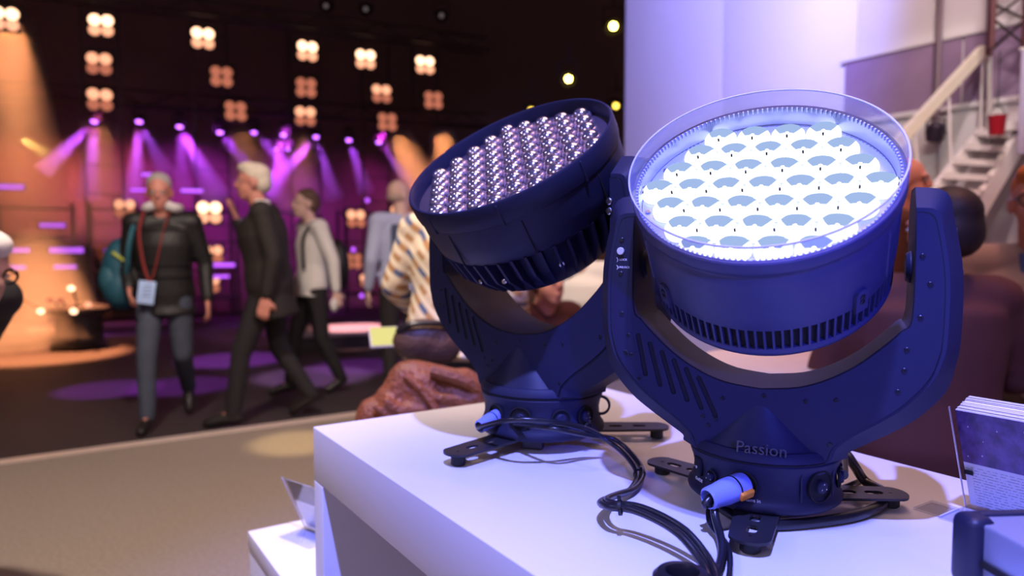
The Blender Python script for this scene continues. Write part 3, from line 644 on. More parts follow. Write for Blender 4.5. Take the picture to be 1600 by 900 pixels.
tag(o, 'small card, black above and white below, in the sign holder', 'card')
# ================================================================== stage behind the aisle
m_met = mat('black_lamp_housing', (.02, .018, .02), .5, var=.1)
m_trs = mat('dark_truss_tube', (.06, .05, .055), .4, .6, var=.1)
WARM = [glow('warm_lamp_bright', (1.0, .56, .33), 3.6), glow('warm_lamp_medium', (1.0, .42, .24), 1.5), glow('warm_lamp_dim', (1.0, .30, .18), .55)]
m_vio = glow('violet_lamp', (.52, .12, 1.0), 5.0)
m_vio2 = glow('violet_strip', (.50, .10, .95), 1.8)
m_yel = glow('yellow_lamp', (1.0, .72, .12), 40)
m_yel2 = glow('yellow_lamp_dim', (1.0, .66, .08), 5)
def rig_depth(px): return 10.8 + (px - 158) / 504 * 2.4
rzS = rzE                                                   # the rig runs parallel to the stage edge
# ---- trusses
def truss(label, pA, pB, h=.3):
    root = empty('lighting_truss', pA, 0, label=label, cat='truss', group='trusses over the stage'); L = pB - pA; n = max(4, int(L.length / .5)); d = L.normalized(); up = V((0, 0, 1)); sd = d.cross(up).normalized()
    cs = [up * 0 + sd * h / 2, sd * -h / 2, up * h * .86]
    for c in cs: b = MB(); b.tube([c, c + L], .025, 8); b.build('chord', m_trs, root)
    b = MB()
    for i in range(n):
        for a, c in ((0, 2), (1, 2), (0, 1)):
            p, q = (a, c) if i % 2 else (c, a); b.tube([cs[p] + L * (i / n), cs[q] + L * ((i + 1) / n)], .010, 5)
    b.build('lacing', m_trs, root)
    return root
for z, dz, nm in ((4.95, 0, 'highest dark truss above the top row of warm lamps'), (3.62, .9, 'dark truss carrying the violet beam lights')):
    pA = W(-60, 100, 10.2 + dz); pB = W(760, 100, 13.6 + dz * .6); pA.z = pB.z = z; truss(nm, pA, pB)
# ---- warm four-lamp blinders
BL = []
for lv in range(3):
    root = empty('blinder_light', (0, 0, -20 - lv), rzS)
    b = MB(); b.box((0, .06, 0), (.40, .12, .36), bev=.02); b.build('housing', m_met, root)
    b = MB(); b.tube([(-.23, .05, 0), (-.23, .05, .24), (.23, .05, .24), (.23, .05, 0)], .014, 6); b.build('bracket', m_met, root)
    for x in (-.095, .095):
        for z in (-.085, .085):
            b = MB(); b.lathe([(.086, 0), (.092, .02), (.086, .024), (.070, .012), (.0001, .004)], 20, Matrix.Translation((x, 0, z)) @ Matrix.Rotation(R(90), 4, 'X'))
            r_ = b.build('lamp', WARM[lv] if z > 0 else WARM[min(lv + 1, 2)], root)
    BL.append(root)
used = [False] * 3
def blinder(px, py, lv, d, label, s=1.0):
    o = BL[lv] if not used[lv] else copy_tree(BL[lv]); used[lv] = True
    o.location = W(px, py, d); o.rotation_euler = (R(random.uniform(-8, 8)), 0, rzS + R(-8) + R(random.uniform(-6, 6))); o.scale = (s, s, s)
    tag(o, label, 'stage light', 'warm four lamp blinders')
for px, py, lv, lb in [(8, 30, 0, 'bright four-lamp blinder at the top left corner of the stage'),
    (158, 40, 0, 'bright warm four-lamp blinder above the violet beams, top of the first column'), (155, 100, 1, 'warm four-lamp blinder in the middle of the first column'), (156, 156, 1, 'warm four-lamp blinder lowest in the first column over the leftmost violet beam'),
    (317, 60, 0, 'bright warm four-lamp blinder at the top of the second column'), (346, 120, 2, 'dim reddish four-lamp blinder in the middle of the second column'), (368, 174, 2, 'dim reddish four-lamp blinder lowest in the second column'),
    (480, 80, 0, 'bright warm four-lamp blinder at the top of the third column'), (478, 137, 2, 'dim four-lamp blinder in the middle of the third column'), (477, 182, 1, 'warm four-lamp blinder lowest in the third column'),
    (571, 93, 0, 'bright warm four-lamp blinder at the top of the fourth column'), (596, 147, 1, 'warm four-lamp blinder in the middle of the fourth column'), (605, 191, 2, 'dim four-lamp blinder lowest in the fourth column'),
    (664, 102, 0, 'bright warm four-lamp blinder at the top of the rightmost column'), (677, 157, 2, 'dim four-lamp blinder under the top one of the rightmost column')]:
    blinder(px, py, lv, rig_depth(px), lb, .9)
for px, py, lv, lb, s in [(195, 326, 1, 'blinder low on the stage left of the man with the badge', .8), (327, 332, 0, 'bright blinder low between the two walking men', 1.0), (332, 398, 1, 'middle blinder of the low stack between the two men', .85), (328, 444, 1, 'lowest blinder of the stack between the two men', .8),
    (556, 342, 1, 'low blinder right of the man in the white shirt', .9), (624, 334, 1, 'low blinder next to the bald man', .9), (552, 408, 2, 'dim low blinder behind the white sleeve', .8), (606, 405, 2, 'dim low blinder beside the man in blue', .8), (572, 438, 1, 'small lowest blinder right of the man in the white shirt', .6), (180, 400, 2, 'dim blinder behind the teal backpack', .7)]:
    blinder(px, py, lv, rig_depth(px) + .4, lb, s)
# ---- vertical ladders the blinders hang on
for i, px in enumerate((158, 330, 478, 590, 668)):
    d = rig_depth(px) + .25; p = W(px, 100, d); root = empty('hanging_ladder', (p.x, p.y, 1.0), rzS, label='dark hanging ladder behind the %s column of warm lamps' % ('first', 'second', 'third', 'fourth', 'rightmost')[i], cat='ladder', group='ladders behind the warm lamps')
    for s_ in (-1, 1): b = MB(); b.box((s_ * .26, .12, 2.0), (.03, .03, 4.0)); b.build('rail', m_trs, root)
    for k in range(9): b = MB(); b.box((0, .12, .2 + k * .45), (.52, .022, .022)); b.build('rung', m_trs, root)
# ---- violet beam lights
bl_root = empty('beam_light', (0, 0, -30), 0)
b = MB(); b.box((0, 0, .20), (.20, .16, .07), bev=.015); b.build('base', m_met, bl_root)
b = MB(); b.box((-.12, 0, .06), (.03, .07, .24), bev=.01); b.box((.12, 0, .06), (.03, .07, .24), bev=.01); b.box((0, 0, .165), (.25, .09, .03), bev=.01); b.build('yoke', m_met, bl_root)
b = MB(); b.lathe([(.05, .10), (.085, .07), (.09, -.06), (.075, -.085), (.06, -.075)], 20, Matrix.Rotation(R(-25), 4, 'X'), cap=(True, False)); b.build('head', m_met, bl_root)
b = MB(); b.ell((0, 0, -.078), (.066, .066, .02), 16, 8, Matrix.Rotation(R(-25), 4, 'X')); b.build('lens', m_vio, bl_root)
vio = [(148, 190), (218, 190), (281, 198), (344, 207), (397, 207), (443, 211), (494, 214), (545, 219), (592, 222), (432, 234), (450, 234)]
ordn = ['leftmost', 'second', 'third', 'fourth', 'fifth', 'sixth', 'seventh', 'eighth', 'rightmost']
for i, (px, py) in enumerate(vio):
    d = 11.6 + (px - 148) / 444 * 2.4; o = bl_root if i == 0 else copy_tree(bl_root)
    o.location = W(px, py, d) + V((0, 0, .05)); o.rotation_euler = (0, 0, rzS * .4); s = .8 if i < 9 else .6; o.scale = (s, s, s)
    tag(o, ('small violet beam light hung on the truss, %s from the left' % ordn[i]) if i < 9 else 'tiny violet lamp, %s of the pair under the sixth beam light' % ('left', 'right')[i - 9], 'stage light', 'violet beam lights in a row')
# ---- beams standing in the haze: thin smoke lit by a real spot inside each
def beam_mat(name, dens, c=(1, 1, 1)):
    if name in MATS: return MATS[name]
    m = bpy.data.materials.new(name); m.use_nodes = True; nt = m.node_tree; nt.nodes.clear()
    v = nt.nodes.new('ShaderNodeVolumeScatter'); v.inputs['Color'].default_value = (*c, 1); v.inputs['Density'].default_value = dens; v.inputs['Anisotropy'].default_value = 0
    o = nt.nodes.new('ShaderNodeOutputMaterial'); nt.links.new(v.outputs[0], o.inputs[1]); MATS[name] = m
    return m
VC, OC, YC = (.50, .08, 1.0), (1.0, .34, .13), (1.0, .65, .15)
def beam(p, q, dp, dq, r0, r1, c, e, label, dens=.8):
    e = e * (11 if r0 < .1 else 2.3)
    A = W(*p, dp); B = W(*q, dq); ax = (B - A); ax.normalize(); A = A + ax * (.14 if r0 < .1 else .25); L = (B - A).length; M = Matrix.Translation(A) @ ax.to_track_quat('Z', 'Y').to_matrix().to_4x4()
    b = MB(); b.lathe([(r0, 0), (r1, L)], 20); o = b.build('light_beam', beam_mat('stage_haze_%g' % dens, dens), None, 60, M); tag(o, label, 'light beam', 'light beams in the stage haze', 'thing')
    half = math.atan(r1 / L)
    ld_ = bpy.data.lights.new('beam_spot', 'SPOT'); ld_.energy = e; ld_.color = c; ld_.spot_size = 2 * half; ld_.spot_blend = .4; ld_.shadow_soft_size = r0 * .8
    lo = bpy.data.objects.new('beam_spot', ld_); col.objects.link(lo); lo.location = A + ax * .01; lo.rotation_euler = ax.to_track_quat('-Z', 'Y').to_euler()
VB = [((148, 190), (66, 268), .07, .20, 60, 'violet beam slanting left from the leftmost beam light'), ((148, 190), (138, 310), .07, .24, 50, 'violet beam falling straight from the leftmost beam light'),
    ((218, 190), (208, 320), .07, .24, 60, 'violet beam falling from the second beam light'), ((218, 190), (262, 275), .05, .22, 18, 'faint violet beam slanting right from the second beam light'),
    ((281, 198), (340, 310), .07, .30, 80, 'violet beam slanting right from the third beam light'), ((281, 198), (286, 300), .05, .22, 16, 'faint violet beam falling from the third beam light'),
    ((344, 207), (410, 285), .06, .20, 36, 'violet beam slanting right from the fourth beam light'), ((397, 207), (452, 262), .06, .18, 40, 'violet beam slanting right from the fifth beam light'),
    ((443, 211), (424, 310), .06, .26, 50, 'violet beam falling from the sixth beam light'), ((494, 214), (412, 300), .07, .26, 110, 'bright violet beam slanting left from the seventh beam light'), ((494, 214), (522, 310), .06, .24, 30, 'violet beam falling right from the seventh beam light'),
    ((545, 219), (572, 300), .05, .22, 26, 'thin violet beam under the eighth beam light'), ((592, 222), (650, 300), .05, .22, 24, 'thin violet beam under the rightmost beam light')]
for p, q, r0, r1, e, lb in VB:
    dp = 11.5 + (p[0] - 148) / 444 * 2.4; beam(p, q, dp, dp - .5, r0, r1 * .8, VC, e, lb)
OB = [((10, 10), (62, 560), .34, .75, 2300, 'broad orange beam down the left edge of the stage', 10.6, 8.9), ((155, 172), (160, 380), .26, .42, 130, 'orange beam under the first column of warm lamps', 10.7, 10.2), ((372, 184), (402, 300), .22, .40, 35, 'orange beam under the second column of warm lamps', 11.6, 11.2), ((477, 192), (462, 330), .24, .42, 40, 'orange beam under the third column of warm lamps', 12.1, 11.7),
    ((612, 195), (676, 330), .26, .42, 420, 'orange beam slanting right under the fourth column of warm lamps', 12.7, 12.2), ((686, 188), (712, 330), .24, .40, 420, 'orange beam left of the unlit stage light', 13.0, 12.6)]
for p, q, r0, r1, e, lb, dp, dq in OB: beam(p, q, dp, dq, r0, r1, OC, e, lb, .5)
beam((14, 208), (75, 240), 9.5, 9.5, .04, .10, YC, 8, 'short yellow beam at the left edge')
# ---- violet LED bars on the stage racks
lb_root = empty('led_bar', (0, 0, -40), 0)
b = MB(); b.box((0, .03, 0), (.42, .06, .10), bev=.01); b.build('housing', m_met, lb_root)
b = MB(); b.box((0, -.004, 0), (.38, .012, .066), bev=.004); b.build('diffuser', m_vio2, lb_root)
bars = [(14, 292), (26, 391), (22, 418), (82, 352), (104, 391), (102, 417), (238, 273), (216, 297), (180, 392), (300, 298), (350, 414), (345, 432), (245, 392)]
for i, (px, py) in enumerate(bars):
    o = lb_root if i == 0 else copy_tree(lb_root); o.location = W(px, py, 10.6 + px * .004); o.rotation_euler = (0, 0, rzS * .5)
    s = (1.0, .9, .8, .9, 1.2, .8, .8, .6, .8, .9, .9, .7, .7)[i]; o.scale = (s, s, s)
    tag(o, ['violet LED bar at the left edge below the orange beam', 'violet LED bar at the left edge above the white hair', 'violet LED bar at the left edge beside the white hair', 'violet LED bar high behind the teal backpack side', 'long violet LED bar left of the teal backpack', 'short violet LED bar under the long one left of the backpack', 'violet LED bar above the man with the badge', 'violet LED bar above left of the badge man head', 'violet LED bar right beside the teal backpack', 'violet LED bar between the two walking men at head height', 'violet LED bar between the two men at chest height', 'violet LED bar lowest between the two men', 'violet LED bar hidden behind the badge man shoulder'][i], 'LED bar', 'violet LED bars')
# ---- rack of dark shelves holding the low lights
for i, (px, d) in enumerate(((60, 11.3), (200, 11.9), (330, 12.4), (460, 13.0), (590, 13.6))):
    p = W(px, 400, d); root = empty('lamp_rack', (p.x, p.y, 0), rzS, label='dark shelf rack for the low stage lights, %s' % ('far left', 'behind the badge man', 'between the two men', 'behind the white shirt', 'near the bald man')[i], cat='rack', group='racks at the back of the stage')
    for s_ in (-.5, .5):
        for y in (.3, .75): b = MB(); b.box((s_, y, 1.0), (.05, .05, 2.0)); b.build('post', m_trs, root)
    for z in (.35, .85, 1.35, 1.9): b = MB(); b.box((0, .52, z), (1.05, .5, .03)); b.build('shelf', m_met, root)
# ---- risers with light pools
m_ris = mat('grey_riser_deck', (.30, .24, .26), .7, var=.15)
for px, py, wx, lb in ((20, 511, 1.5, 'low stage riser at the left edge under violet light'), (552, 512, 1.6, 'low stage riser right of the walking men under peach light')):
    p = G(px, py, .22); root = empty('stage_riser', (p.x, p.y, .004), rzS * .5, label=lb, cat='riser')
    b = MB(); b.box((0, 0, .19), (wx, .9, .06), bev=.01); b.build('deck', m_ris, root); b = MB(); b.box((0, 0, .08), (wx - .1, .8, .16)); b.build('skirt', m_black, root)
def pool(px, py, c, e, ang, dx=0, dy=0, h=4.4, z=.02):
    g = G(px, py, z); lamp('SPOT', 'stage_pool_spot', g + V((dx, dy, h)), g, e * 3, c, .04, ang, .5)
pool(20, 511, VC, 900, 13, -3.5, 1.5, z=.22); pool(552, 512, (1.0, .46, .46), 1300, 15, z=.22)
pool(70, 552, OC, 3600, 26); pool(170, 605, VC, 480, 13); pool(285, 600, VC, 420, 14); pool(365, 560, VC, 800, 17); pool(490, 585, (.72, .35, 1.0), 520, 17); pool(560, 570, VC, 420, 15)
# wall washers on the stage back wall
def on_wall(px, z):
    dx = (px - 800) / F; t = (WB.dot(D1)) / (dx * D1.x + D1.y); return V((dx * t, t, z))
for px, c, e in ((40, (1, .28, .14), 620), (170, (.8, .10, .34), 360), (300, (.5, .03, .80), 380), (430, (.62, .06, .80), 480), (560, (.55, .03, .50), 300), (700, (.6, .22, .18), 420), (850, (.6, .32, .2), 560)):
    g = on_wall(px, 1.6); lamp('SPOT', 'stage_wall_washer', g - D1 * 1.6 + V((0, 0, 1.9)), g - V((0, 0, .5)), e, c, .1, 100, .9)
# ---- black drum with lamps on the stage
p = G(125, 544, .004)
dr = empty('lamp_drum', p, 0, label='black drum ringed with small warm lamps on the stage floor', cat='stage prop')
b = MB(); b.lathe([(.30, 0), (.32, .04), (.27, .10), (.26, .42), (.36, .46), (.36, .52), (.20, .56), (.0001, .57)], 28); b.build('drum', m_met, dr)
for x, z, m in ((-.26, .50, WARM[0]), (.14, .50, WARM[0]), (.12, .78, WARM[0]), (.32, .58, WARM[1]), (-.02, .63, WARM[2]), (-.14, .63, WARM[2]), (-.5, .64, WARM[2])):
    b = MB(); b.ell((x, -.33, z), (.045, .03, .035), 14, 8); lo = b.build('small_lamp', m, dr); b = MB(); b.tube([(x, -.30, z), (x * .6, -.1, .45)], .012, 6); b.build('lamp_arm', m_met, lo)
# ---- small violet points low right
dot = MB(); dot.ell((0, 0, 0), (.035, .03, .035), 12, 8); DOT = dot.mesh('violet_point_lamp', m_vio2, 60)
for (px, py), lb in zip(((574, 313), (552, 390), (527, 447), (577, 447), (565, 462)), ('highest, beside the bald man', 'left of the man in blue', 'by the white cuff', 'under the low blinder', 'lowest of the group')):
    o = link('violet_point_lamp', DOT); o.location = W(px, py, 11.2); tag(o, 'tiny violet point lamp, ' + lb, 'lamp', 'violet point lamps')
# ---- yellow lamps hung in the dark
yl = empty('par_lamp', (0, 0, -50), 0)
b = MB(); b.lathe([(.05, .22), (.10, .18), (.11, 0), (.10, -.02)], 20, Matrix.Rotation(R(70), 4, 'X'), cap=(True, False)); b.v = [(x, -y, z) for x, y, z in b.v]; b.v = [(x, y, z) for x, y, z in b.v]; b.build('can', m_met, yl)
b = MB(); b.tube([(-.13, 0, 0), (-.13, 0, .24), (.13, 0, .24), (.13, 0, 0)], .012, 6); b.build('bracket', m_met, yl)
b = MB(); b.tube([(0, 0, .24), (0, 0, .5)], .012, 6); b.build('hanger', m_met, yl)
b = MB(); b.ell((0, -.03, 0), (.042, .03, .042), 14, 8); b.build('lamp', m_yel, yl)
yl2 = copy_tree(yl)
for c in yl2.children:
    if c.data.materials[0] is m_yel: c.data = c.data.copy(); c.data.materials[0] = m_yel2
for o, (px, py, d), lb in ((yl, (958, 42, 9.0), 'brightest yellow lamp hung near the white wall edge'), (copy_tree(yl), (888, 124, 10.0), 'bright yellow lamp hung above the unlit stage light'), (yl2, (830, 173, 11.0), 'small yellow lamp peeping over the unlit head, left'), (copy_tree(yl2), (962, 166, 11.0), 'small yellow lamp peeping over the unlit head, right')):
    o.location = W(px, py, d); o.rotation_euler = (0, 0, R(0)); tag(o, lb, 'lamp', 'yellow hanging lamps')
for px, py in ((572, 15), (690, 25), (510, 10)):
    p = W(px, py, 13); o = copy_tree(yl2); o.location = p; tag(o, 'faintly glowing lamp can under the ceiling at column %s' % {572: 'four', 690: 'five', 510: 'three'}[px], 'lamp', 'dim cans under the ceiling')
    for c in o.children:
        if c.data.materials[0] is m_yel2: c.data = c.data.copy(); c.data.materials[0] = mat('faint_grey_glow_lens', (.5, .45, .45), .3, emit=(.6, .5, .5), es=.15)  # emission puts a faint glow into these grey lenses
# ================================================================== right background
m_rail = mat('cream_painted_steel', (.82, .76, .62), .4, var=.04)
m_step = mat('white_painted_steel', (.78, .74, .74), .45, var=.05)
st = empty('metal_staircase', (0, 0, 0), 0, label='white metal staircase with cream handrail climbing to the right', cat='staircase')
SD = 4.25
s0, s1 = W(1428, 345, SD), W(1540, 208, SD + .1); t0, t1 = W(1516, 348, SD - .2), W(1596, 212, SD - .1)
def bar(name, pts, r, m, parent, n=8): b = MB(); b.tube(pts, r, n); return b.build(name, m, parent)
def plank(name, a, c, wd, th, m, parent):
    ax = (c - a); L = ax.length; ax.normalize(); sd = ax.cross(V((0, 0, 1))).normalized(); up = sd.cross(ax)
    b = MB(); b.box((0, 0, 0), (L, wd, th), frame(ax, sd, up, (a + c) / 2)); return b.build(name, m, parent)
plank('stringer', s0 - (s1 - s0) * .8, s1, .04, .10, m_step, st); plank('stringer', t0 - (t1 - t0) * .8, t1, .04, .10, m_step, st)
for i in range(12):
    k = 1 - i / 6.0; plank('tread', s0 + (s1 - s0) * k, t0 + (t1 - t0) * k, .20, .035, m_step, st)
h0, h1 = W(1400, 226, SD), W(1536, 78, SD + .1)
plank('handrail', h0 - (h1 - h0) * .2, h1, .05, .058, m_rail, st)
for k in (.2, .6, 1.0):
    q = h0 + (h1 - h0) * k; g = s0 + (s1 - s0) * (k * 1.02 - .1) ; bar('baluster', [q, g], .008, m_step, st)
plank('landing', s1, W(1640, 200, SD), .5, .05, m_step, st); bar('landing_post', [W(1546, 215, SD), W(1546, 70, SD)], .014, m_step, st)
tw = empty('truss_tower', W(1578, 40, 4.0), 0, label='dark lattice truss tower hanging down at the top right corner', cat='truss')
ch = [V((-.10, 0, 0)), V((.10, .02, 0)), V((0, .17, 0))]
for c in ch: b = MB(); b.tube([c + V((0, 0, -.12)), c + V((0, 0, 1.2))], .018, 8); b.build('chord', mat('dark_red_truss', (.14, .05, .06), .45, .4), tw)
for i in range(9):
    for a, c in ((0, 1), (1, 2), (2, 0)): b = MB(); b.tube([ch[a if i % 2 else c] + V((0, 0, -.1 + i * .14)), ch[c if i % 2 else a] + V((0, 0, .04 + i * .14))], .008, 5); b.build('lacing', m_trs, tw)
bk = empty('red_bucket', W(1557, 210, 4.0), 0, label='small red bucket hanging by the staircase landing', cat='bucket')
b = MB(); b.lathe([(.0001, -.004), (.036, -.004), (.038, 0), (.046, .10), (.048, .104), (.044, .104), (.036, .004), (.0001, .004)], 24); b.build('pail', mat('red_plastic', (.42, .012, .03), .4), bk)
bar('handle', smooth_path([(-.046, 0, .10), (-.03, 0, .14), (0, 0, .155), (.03, 0, .14), (.046, 0, .10)]), .003, m_met, bk, 6)
bar('cord', [(0, 0, .155), (0, 0, .46)], .003, m_met, bk, 6)
pc = empty('hanging_spotlight', W(1462, 206, 4.6), 0, label='dark spotlight hung from a thin pole before the white wall', cat='spotlight')
b = MB(); b.lathe([(.03, .06), (.05, .04), (.052, -.05), (.046, -.06)], 20, Matrix.Rotation(R(20), 4, 'X')); b.build('can', mat('dark_violet_lamp_can', (.045, .03, .06), .5), pc)
b = MB(); b.tube([(-.06, 0, -.02), (-.06, 0, .08), (.06, 0, .08), (.06, 0, -.02)], .008, 6); b.build('bracket', m_met, pc); bar('pole', [(0, 0, .08), (0, 0, 1.3)], .018, mat('grey_violet_pole', (.22, .16, .20), .5), pc)
nb = empty('violet_banner', W(1596, 160, 3.9), R(-20), label='pale violet banner strip at the right edge', cat='banner')
b = MB(); b.box((.1, 0, 0), (.22, .012, .56), bev=.003); b.build('cloth', mat('pale_violet_cloth', (.45, .42, .62), .8), nb); bar('rod', [(-.02, 0, .285), (.22, 0, .285)], .008, m_step, nb, 8)
# ================================================================== people
def remesh(name, mb, vox, mats, parent, smooth_it=6, colour=None):
    """one continuous surface from overlapping shapes"""
    me = bpy.data.meshes.new(name); me.from_pydata(mb.v, [], mb.f); o = bpy.data.objects.new(name, me); col.objects.link(o)
    r = o.modifiers.new('r', 'REMESH'); r.mode = 'VOXEL'; r.voxel_size = vox
    s = o.modifiers.new('s', 'SMOOTH'); s.factor = .5; s.iterations = smooth_it
    dg = bpy.context.evaluated_depsgraph_get(); m2 = bpy.data.meshes.new_from_object(o.evaluated_get(dg)); bpy.data.objects.remove(o); bpy.data.meshes.remove(me)
    m2.name = name; m2.materials.clear()
    for m in mats: m2.materials.append(m)
    if colour:
        for p in m2.polygons: p.material_index = colour(p.center)
    m2.polygons.foreach_set('use_smooth', [True] * len(m2.polygons))
    return link(name, m2, parent)
def cone(mb, a, c, ra, rc, n=14):
    a, c = V(a), V(c); d = c - a; L = max(d.length, 1e-4); t = d / L; pts = []; rs = []
    for k in (-.95, -.6, 0): pts.append(a + t * (ra * k)); rs.append(ra * math.sqrt(max(0, 1 - k * k)) if k else ra)
    for k in (.33, .66): pts.append(a + d * k); rs.append(ra + (rc - ra) * k)
    for k in (0, .6, .95): pts.append(c + t * (rc * k)); rs.append(rc * math.sqrt(max(0, 1 - k * k)) if k else rc)
    mb.tube(pts, rs, n)
def loft(mb, rings, n=20):
    """elliptical rings: (centre, half width, half depth, side vector, front vector)"""
    vs = []; fs = []
    for c, a, d, sx_, fy in rings:
        for j in range(n):
            t = 2 * math.pi * j / n; vs.append(V(c) + sx_ * (a * math.cos(t)) + fy * (d * math.sin(t)))
    for i in range(len(rings) - 1):
        for j in range(n): q = (j + 1) % n; fs.append((i * n + j, i * n + q, (i + 1) * n + q, (i + 1) * n + j))
    fs.append(tuple(range(n - 1, -1, -1))); fs.append(tuple((len(rings) - 1) * n + j for j in range(n))); mb.add(vs, fs)
def torso(mb, J, g, wmul=1.0, hem=None):
    pe, chs, nk = V(J['pelvis']), V(J['chest']), V(J['neck'])
    sd = (V(J['sh_l']) - V(J['sh_r'])); sw = sd.length / 2; sd.normalize(); hd = (V(J['hip_l']) - V(J['hip_r'])).normalized(); up = (nk - pe).normalized(); fr = up.cross(sd).normalized(); fr2 = up.cross(hd).normalized()
    rings = [] if hem is None else [(pe - up * hem, .175 * wmul + g, .125 * wmul + g, hd, fr2)]
    rings += [(pe - up * .08, .150 * wmul + g, .105 * wmul + g, hd, fr2), (pe, .168 * wmul + g, .115 * wmul + g, hd, fr2), (pe.lerp(chs, .5), .150 * wmul + g, .108 * wmul + g, (hd + sd).normalized(), fr), (chs, .172 * wmul + g, .118 * wmul + g, sd, fr), (chs.lerp(nk, .5), .165 * wmul + g, .100 * wmul + g, sd, fr), (nk - up * .055, .105 + g * .6, .068 + g * .6, sd, fr)]
    loft(mb, rings)
    for s_ in ('l', 'r'): cone(mb, nk - up * .06, J['sh_' + s_], .058 + g, .062 + g)
def hand(mb, wrist, elbow, s_, curl=.6, spread=0, palm_dir=None):
    w_, e_ = V(wrist), V(elbow); d = (w_ - e_).normalized(); pal = V(palm_dir) if palm_dir else V((-s_, .1, 0)); pal = (pal - d * pal.dot(d)).normalized(); sd = d.cross(pal).normalized() * s_
    cen = w_ + d * .045; Mx = Matrix((sd, pal, d)).transposed()
    mb.ell(cen, (.040, .016, .052), 12, 8, rot=Mx)
    for i, L in enumerate((.066, .076, .072, .056)):
        o = (i - 1.5) * .021; k = w_ + d * .085 + sd * (-o) ; dr = (d + sd * (-o * (2 + spread * 6))).normalized()
        a = k + dr * (L * .42); c = a + (dr * math.cos(curl) + pal * math.sin(curl)) * (L * .34); e = c + (dr * math.cos(curl * 1.9) + pal * math.sin(curl * 1.9)) * (L * .26)
        cone(mb, k - dr * .02, a, .0105, .0098, 8); cone(mb, a, c, .0098, .009, 8); cone(mb, c, e, .009, .0078, 8)
    tb = w_ + d * .030 + sd * .034; t1 = tb + (sd * .75 + d * .62 + pal * .25).normalized() * .036; t2 = t1 + (d * .9 + pal * .35 + sd * .2).normalized() * .030
    cone(mb, tb - sd * .012, t1, .0135, .0115, 8); cone(mb, t1, t2, .0112, .009, 8)
def person(label, loc, rz, J, sk, top, legs, shoe, hair=None, hairstyle='short', s=1.0, hem=.0, sleeves=True, curl=(.6, .6), spread=(0, 0), palm=(None, None), wmul=1.0, vox=.0085, top_label=None, topname='jacket', look=0, nod=0):
    root = empty('person', loc, rz, label=label, cat='person'); root.scale = (s, s, s)
    b = MB(); torso(b, J, -.012, wmul)
    hd, nk = V(J['head']), V(J['neck'])
    HMx = Matrix.Translation(hd) @ Matrix.Rotation(look, 4, 'Z') @ Matrix.Rotation(nod, 4, 'X')
    cone(b, nk - V((0, 0, .05)), hd - V((0, -.01, .06)), .058, .054)
    b.ell((0, .012, .035), (.076, .096, .092), 18, 12, HMx); b.ell((0, -.018, -.035), (.060, .070, .085), 16, 10, HMx)
    b.ell((0, -.052, -.088), (.034, .034, .028), 12, 8, HMx); b.ell((0, -.098, -.012), (.013, .020, .024), 10, 8, HMx); b.ell((0, -.090, .012), (.010, .014, .030), 10, 8, HMx)
    b.ell((0, -.082, -.056), (.026, .014, .008), 10, 6, HMx); b.ell((0, -.080, -.070), (.022, .014, .008), 10, 6, HMx); b.ell((0, -.078, .030), (.058, .020, .012), 12, 6, HMx)
    for s_ in (-1, 1): b.ell((s_ * .078, .012, -.008), (.012, .022, .034), 10, 8, HMx)
    for s_, k in ((1, 'l'), (-1, 'r')):
        cone(b, J['sh_' + k], J['el_' + k], .047, .038); cone(b, J['el_' + k], J['wr_' + k], .038, .026)
        i = 0 if k == 'l' else 1; hand(b, J['wr_' + k], J['el_' + k], s_, curl[i], spread[i], palm[i])
        cone(b, J['hip_' + k], J['kn_' + k], .074, .050); cone(b, J['kn_' + k], J['an_' + k], .050, .034); cone(b, J['an_' + k], J['to_' + k], .034, .026)
    remesh('body', b, vox, [sk], root, 4)
    # clothes
    b = MB(); torso(b, J, .016, wmul, .10 + hem)
    for k in 'lr':
        w_ = V(J['el_' + k]).lerp(V(J['wr_' + k]), .93 if sleeves else .25); cone(b, J['sh_' + k], J['el_' + k], .070, .056)
        cone(b, J['el_' + k], w_, .056, .041)
    jk = remesh(topname, b, .013, [top], root, 5)
    b = MB(); pe = V(J['pelvis']); b.ell(pe - V((0, 0, .02)), (.170 * wmul, .125 * wmul, .13), 16, 10)
    for k in 'lr':
        cone(b, J['hip_' + k], J['kn_' + k], .092, .068); cone(b, J['kn_' + k], V(J['an_' + k]) + V((0, 0, .01)), .066, .054)
    remesh('trousers', b, .014, [legs], root, 5)
    for k in 'lr':
        a, t = V(J['an_' + k]), V(J['to_' + k]); d = t - a; d.normalize(); h = V((0, 0, 1)); sdv = d.cross(h).normalized(); b = MB()
        cone(b, a + V((0, 0, -.015)) - d * .02, t, .044, .034); cone(b, a - d * .035 + V((0, 0, -.03)), a + V((0, 0, -.02)), .036, .04)
        sh = remesh('shoe', b, .011, [shoe], root, 3)
    # face details
    for s_ in (-1, 1):
        b = MB(); b.ell((s_ * .031, -.081, .010), (.012, .008, .007), 10, 6, HMx); b.build('eye', mat('eye_white', (.6, .57, .55), .3), root)
    if hair:
        b = MB()
        if hairstyle == 'bald': b.ell((0, .040, -.008), (.079, .074, .048), 16, 10, HMx)
        else:
            b.ell((0, .026, .058), (.083, .096, .082), 18, 10, HMx); b.ell((0, .062, .005), (.078, .062, .080), 16, 10, HMx)
            if hairstyle == 'full': b.ell((0, -.02, .10), (.070, .078, .046), 14, 8, HMx)
            if hairstyle == 'long': b.ell((0, .07, -.08), (.085, .055, .12), 14, 10, HMx)
        remesh('hair', b, .011, [hair], root, 3)
    return root, HMx, jk
